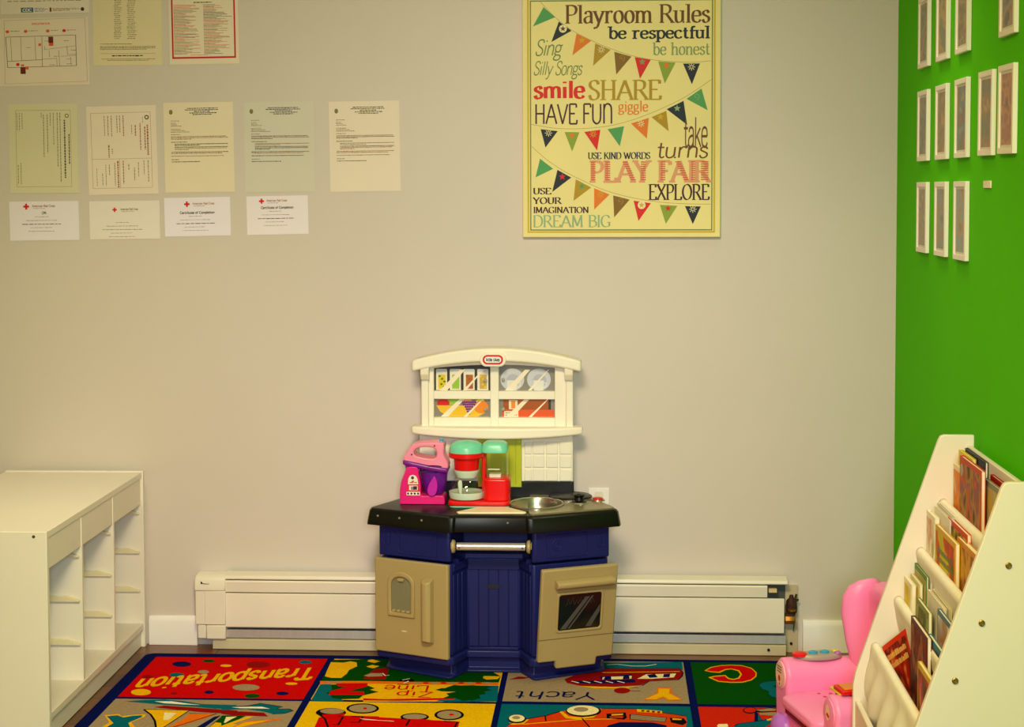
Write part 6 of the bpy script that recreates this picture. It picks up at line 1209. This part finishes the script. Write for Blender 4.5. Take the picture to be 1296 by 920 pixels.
# lowest sling
book('large dark red-brown book standing in the lowest sling', 4, .034, -1.562, -1.760, .145, .010, '#5c1a14', ['#5a1810', '#8c3018', '#3c1c18', '#a8603c', '#7c2418'], bottom=-.12)
book('dark blue book with a light blue edge at the near end of the lowest sling', 4, .046, -1.700, -1.890, .140, .009, '#2f7c9c', ['#18283c', '#203c5c', '#b8642c'], bottom=-.12)
book('yellow-edged dark picture book at the near front of the lowest sling', 4, .014, -1.765, -1.920, .098, .009, '#d9b42c', ['#5c3c30', '#8c5a3c', '#c83c5c', '#d9b83c', '#3c3428'], bottom=-.12, soft=True)
book('orange-red book tilted on its corner in the lowest sling', 4, .062, -1.412, -1.540, .078, .006, '#d8300c', ['#d8300c', '#e0481c', '#5c1c10', '#c02010', '#f0b45c'], mark='title', bottom=-.115, roll=math.radians(-33), yaw=math.radians(20))

# ------------------------------------------------------------------ pink toy chair
M_pk = mat('pink_chair_plastic', '#f98cc8', .34, var=.02, scale=4); M_pk2 = mat('deep_pink_plastic', '#f06aa0', .36, var=.02)
CA = math.radians(-76); CR = Vector((.768, -.966, .0062))
ch = thing('toy_chair', 'pink plastic toy armchair with button arms, between the heater and the bookcase', 'toy chair', CR, CA)
Mc = world_of(ch)
def CB(): return LMB(Mc)
# shell: base with front apron and sides ; local -y forward, x across, z up
def ring_(w, d0, d1, z, r=.05, n=6): return [Vector((x, y, z)) for x, y in rrect(-w, w, d0, d1, r, n)]
mb = CB(); mb.loft([ring_(.165, -.135, .120, .0), ring_(.180, -.150, .125, .012), ring_(.178, -.150, .125, .045), ring_(.172, -.140, .120, .085), ring_(.168, -.120, .115, .10)])
mb.build('chair_base', M_pk2, ch, bevel=.004)
for s in (-1, 1):
    mb = CB(); n = 14; rr = .046
    pr_ = [(s*.175 + rr*math.cos(PI*i/n), .152 + rr*math.sin(PI*i/n)) for i in range(n+1)] + [(s*.175-rr, .112), (s*.175-rr+.004, .03), (s*.175+rr-.006, .03), (s*.175+rr, .112)]
    mb.prism(pr_, lambda u, v, w: (u, w, v - .10*max(0, w-.02)*(1 if v > .1 else 0)), -.150, .085)
    arm = mb.build('armrest', M_pk, ch, bevel=.012, seg=4)
    mb = CB(); mb.lathe([(.037, 0), (.036, .004), (.028, .006), (0, .006)], (s*.175, -.148, .152), 26, (1, 0, 0), (0, 0, 1), (0, -1, 0), sy=1.0, caps=False); mb.build('arm_cap', M_pk if s > 0 else mat('pale_pink_plastic', '#f6b4b8', .35), arm)
    mb = CB(); f2 = Flat(mb, lambda u, v, h, s=s: Vector((s*.175+u, -.1545-h, .152+v)), .0002)
    if s < 0:
        f2.poly(ell(0, 0, .027, .030, 20), 0, 1)
        for i in range(3): f2.rect(-.016, .018, .008+i*.007, .0115+i*.007, 1, 2)
        f2.poly(ell(0, -.008, .009, .009, 14), 2, 2); f2.poly(ell(.002, -.022, .005, .004, 10), 3, 2)
    else:
        f2.poly(ell(.0, .004, .014, .020, 20), 0, 1); f2.poly([(-.010, -.004), (.006, -.010), (.012, -.002), (-.004, .004)], 2, 2); f2.poly(ell(.004, .010, .008, .008, 12), 0, 3)
    mb.build('cap_sticker', [mat('sticker_blush', '#f3cdb8', .4), mat('sticker_brown', '#6e4434', .4), mat('sticker_red2', '#d41c1c', .4), mat('sticker_rust', '#a8502c', .4)], arm, flat=True)
mb = CB()     # seat pan, thick rounded cushion with a lit front lip
mb.loft([ring_(.118, -.165, .05, .085, .03), ring_(.128, -.172, .05, .096, .03), ring_(.128, -.170, .05, .112, .03), ring_(.118, -.150, .05, .122, .03), ring_(.09, -.11, .04, .125, .03)])
seat = mb.build('seat', M_pk, ch, bevel=.003)
mb = CB(); mb.box(-.122, .122, -.158, -.10, .066, .084); mb.build('seat_gap', mat('seat_gap_shade', '#7d0c16', .5), ch, bevel=.004)  # dark red strip stands in for the shade in the gap under the seat
mb = CB(); f2 = Flat(mb, lambda u, v, h: Vector((u, v, .1254+h)), .0002); rn = random.Random(2)
ck = ['#d42a4c', '#c86c3c', '#5c6cc8', '#8c9cc0', '#d8b43c', '#c04c90']
for i in range(9): f2.poly(ell(-.07+i*.016, .004-.006*(i % 2), .0045, .0045, 8), i % 6, 1)
for u, v in ((-.075, -.05), (-.05, -.075), (-.08, -.08)): f2.poly(ell(u, v, .006, .005, 8), 0, 1)
mb.build('seat_sticker', [mat('seat_print_%s' % n, c, .4) for n, c in zip(('crimson', 'ochre', 'blue', 'grey_blue', 'yellow', 'violet'), ck)], seat, flat=True)
# back: tombstone shell with raised rolled edge and hollow front
def backline(k, n=28):      # outline of the back in x-z
    pts = [(-.135, .10), (-.150, .18), (-.172, .27), (-.184, .33), (-.176, .372), (-.145, .396), (-.09, .402), (0, .398), (.09, .402), (.145, .396), (.176, .372), (.184, .33), (.172, .27), (.150, .18), (.135, .10)]
    return [(x*k, .10+(z-.10)*(1-(1-k)*.8)) for x, z in crom(pts, 4)]
BY0 = .020
mb = CB()
rings = []
for k, y0 in ((.93, .118), (1.0, .100), (1.0, .070), (.97, .045), (.90, .036), (.80, .042), (.66, .054), (.5, .058)):
    rings.append([Vector((x, BY0 + y0 + .10*(z-.10)*.9, z)) for x, z in backline(k)])
mb.loft(rings); bk_ = mb.build('backrest', M_pk, ch, bevel=.0, angle=70)
for s in (-1, 1):       # forward rolled wings
    rg = []
    for z, cx0, rx, ry, yo in ((.100, .140, .020, .026, .060), (.16, .150, .024, .036, .052), (.24, .163, .028, .046, .040), (.31, .172, .031, .055, .034), (.355, .172, .030, .054, .034), (.383, .166, .025, .044, .038), (.398, .158, .015, .028, .044), (.404, .154, .004, .008, .050)):
        rg.append([Vector((s*cx0 + p[0], BY0 + yo + .08*(z-.1) + p[1], z)) for p in ell(0, 0, rx, ry, 22)])
    mb = CB(); mb.loft(rg); mb.build('back_wing', M_pk, bk_, angle=70)
# control panel on the far arm
mb = CB(); mb.loft([[Vector((-.172+p[0]*k, -.045+p[1]*k, .193+z)) for p in ell(0, 0, .030, .062, 24)] for k, z in ((1.0, 0), (1.02, .008), (.92, .014))]); pn = mb.build('remote_panel', mat('grey_panel_plastic', '#a59b8e', .4), ch, bevel=.002)
mb = CB(); mb.lathe([(.020, 0), (.020, .005), (.012, .009), (0, .010)], (-.170, -.100, .2035), 18, caps=False); mb.build('red_button', mat('red_toy_plastic', '#e01414', .3), pn)
for yv in (-.062, -.030): mb = CB(); mb.lathe([(.012, 0), (.012, .004), (.009, .006), (0, .0062)], (-.172, yv, .2065), 16, caps=False); mb.build('blue_button', mat('blue_toy_plastic', '#2f9fd0', .25), pn)
mb = CB(); mb.lathe([(.010, 0), (.008, .004), (0, .0042)], (-.182, .004, .2065), 14, caps=False); mb.build('yellow_button', mat('yellow_toy_plastic', '#d8c81c', .35), pn)
mb = CB(); mb.lathe([(.010, 0), (.008, .004), (0, .0042)], (-.160, .002, .2065), 14, caps=False); mb.build('violet_button', mat('violet_toy_plastic', '#a85aa8', .35), pn)
# flip book and roller on the near arm
mb = CB(); mb.obox((.163, -.072, .206), (.030, 0, 0), (0, .052, 0), (0, 0, .006)); fb_ = mb.build('flip_book', mat('red_toy_plastic', '#e01414', .3), ch, bevel=.003)
mb = CB(); mb.obox((.163, -.072, .2135), (.024, 0, 0), (0, .044, 0), (0, 0, .0015)); mb.build('flip_page', mat('orange_toy_plastic', '#e08a14', .35), fb_, bevel=.001)
mb = CB(); mb.obox((.148, -.072, .1995), (.034, 0, 0), (0, .055, 0), (0, 0, .002)); mb.build('yellow_hinge', mat('yellow_toy_plastic', '#d8c81c', .35), fb_, bevel=.001)
mb = CB(); mb.tube([(.126, -.110, .184), (.126, -.088, .184)], .016, 16); rl = mb.build('roller', mat('violet_roller', '#9a2fc0', .3), ch, bevel=.002)
mb = CB(); mb.tube([(.126, -.087, .184), (.126, -.066, .184)], .0155, 16); mb.build('roller_pink_segment', mat('pale_pink_plastic', '#f6b4b8', .35), rl)
mb = CB(); mb.tube([(.126, -.065, .184), (.126, -.046, .184)], .015, 16); mb.build('roller_blue_segment', mat('blue_toy_plastic', '#2f9fd0', .25), rl)
for s in (-1, 1): mb = CB(); mb.lathe([(.030, 0), (.046, .004), (.048, .022), (.042, .040), (.026, .052), (0, .054)], (s*.150, -.148, 0), 24, sy=.75, caps=False); mb.build('purple_foot', mat('lilac_plastic', '#b46ad8', .35), ch)
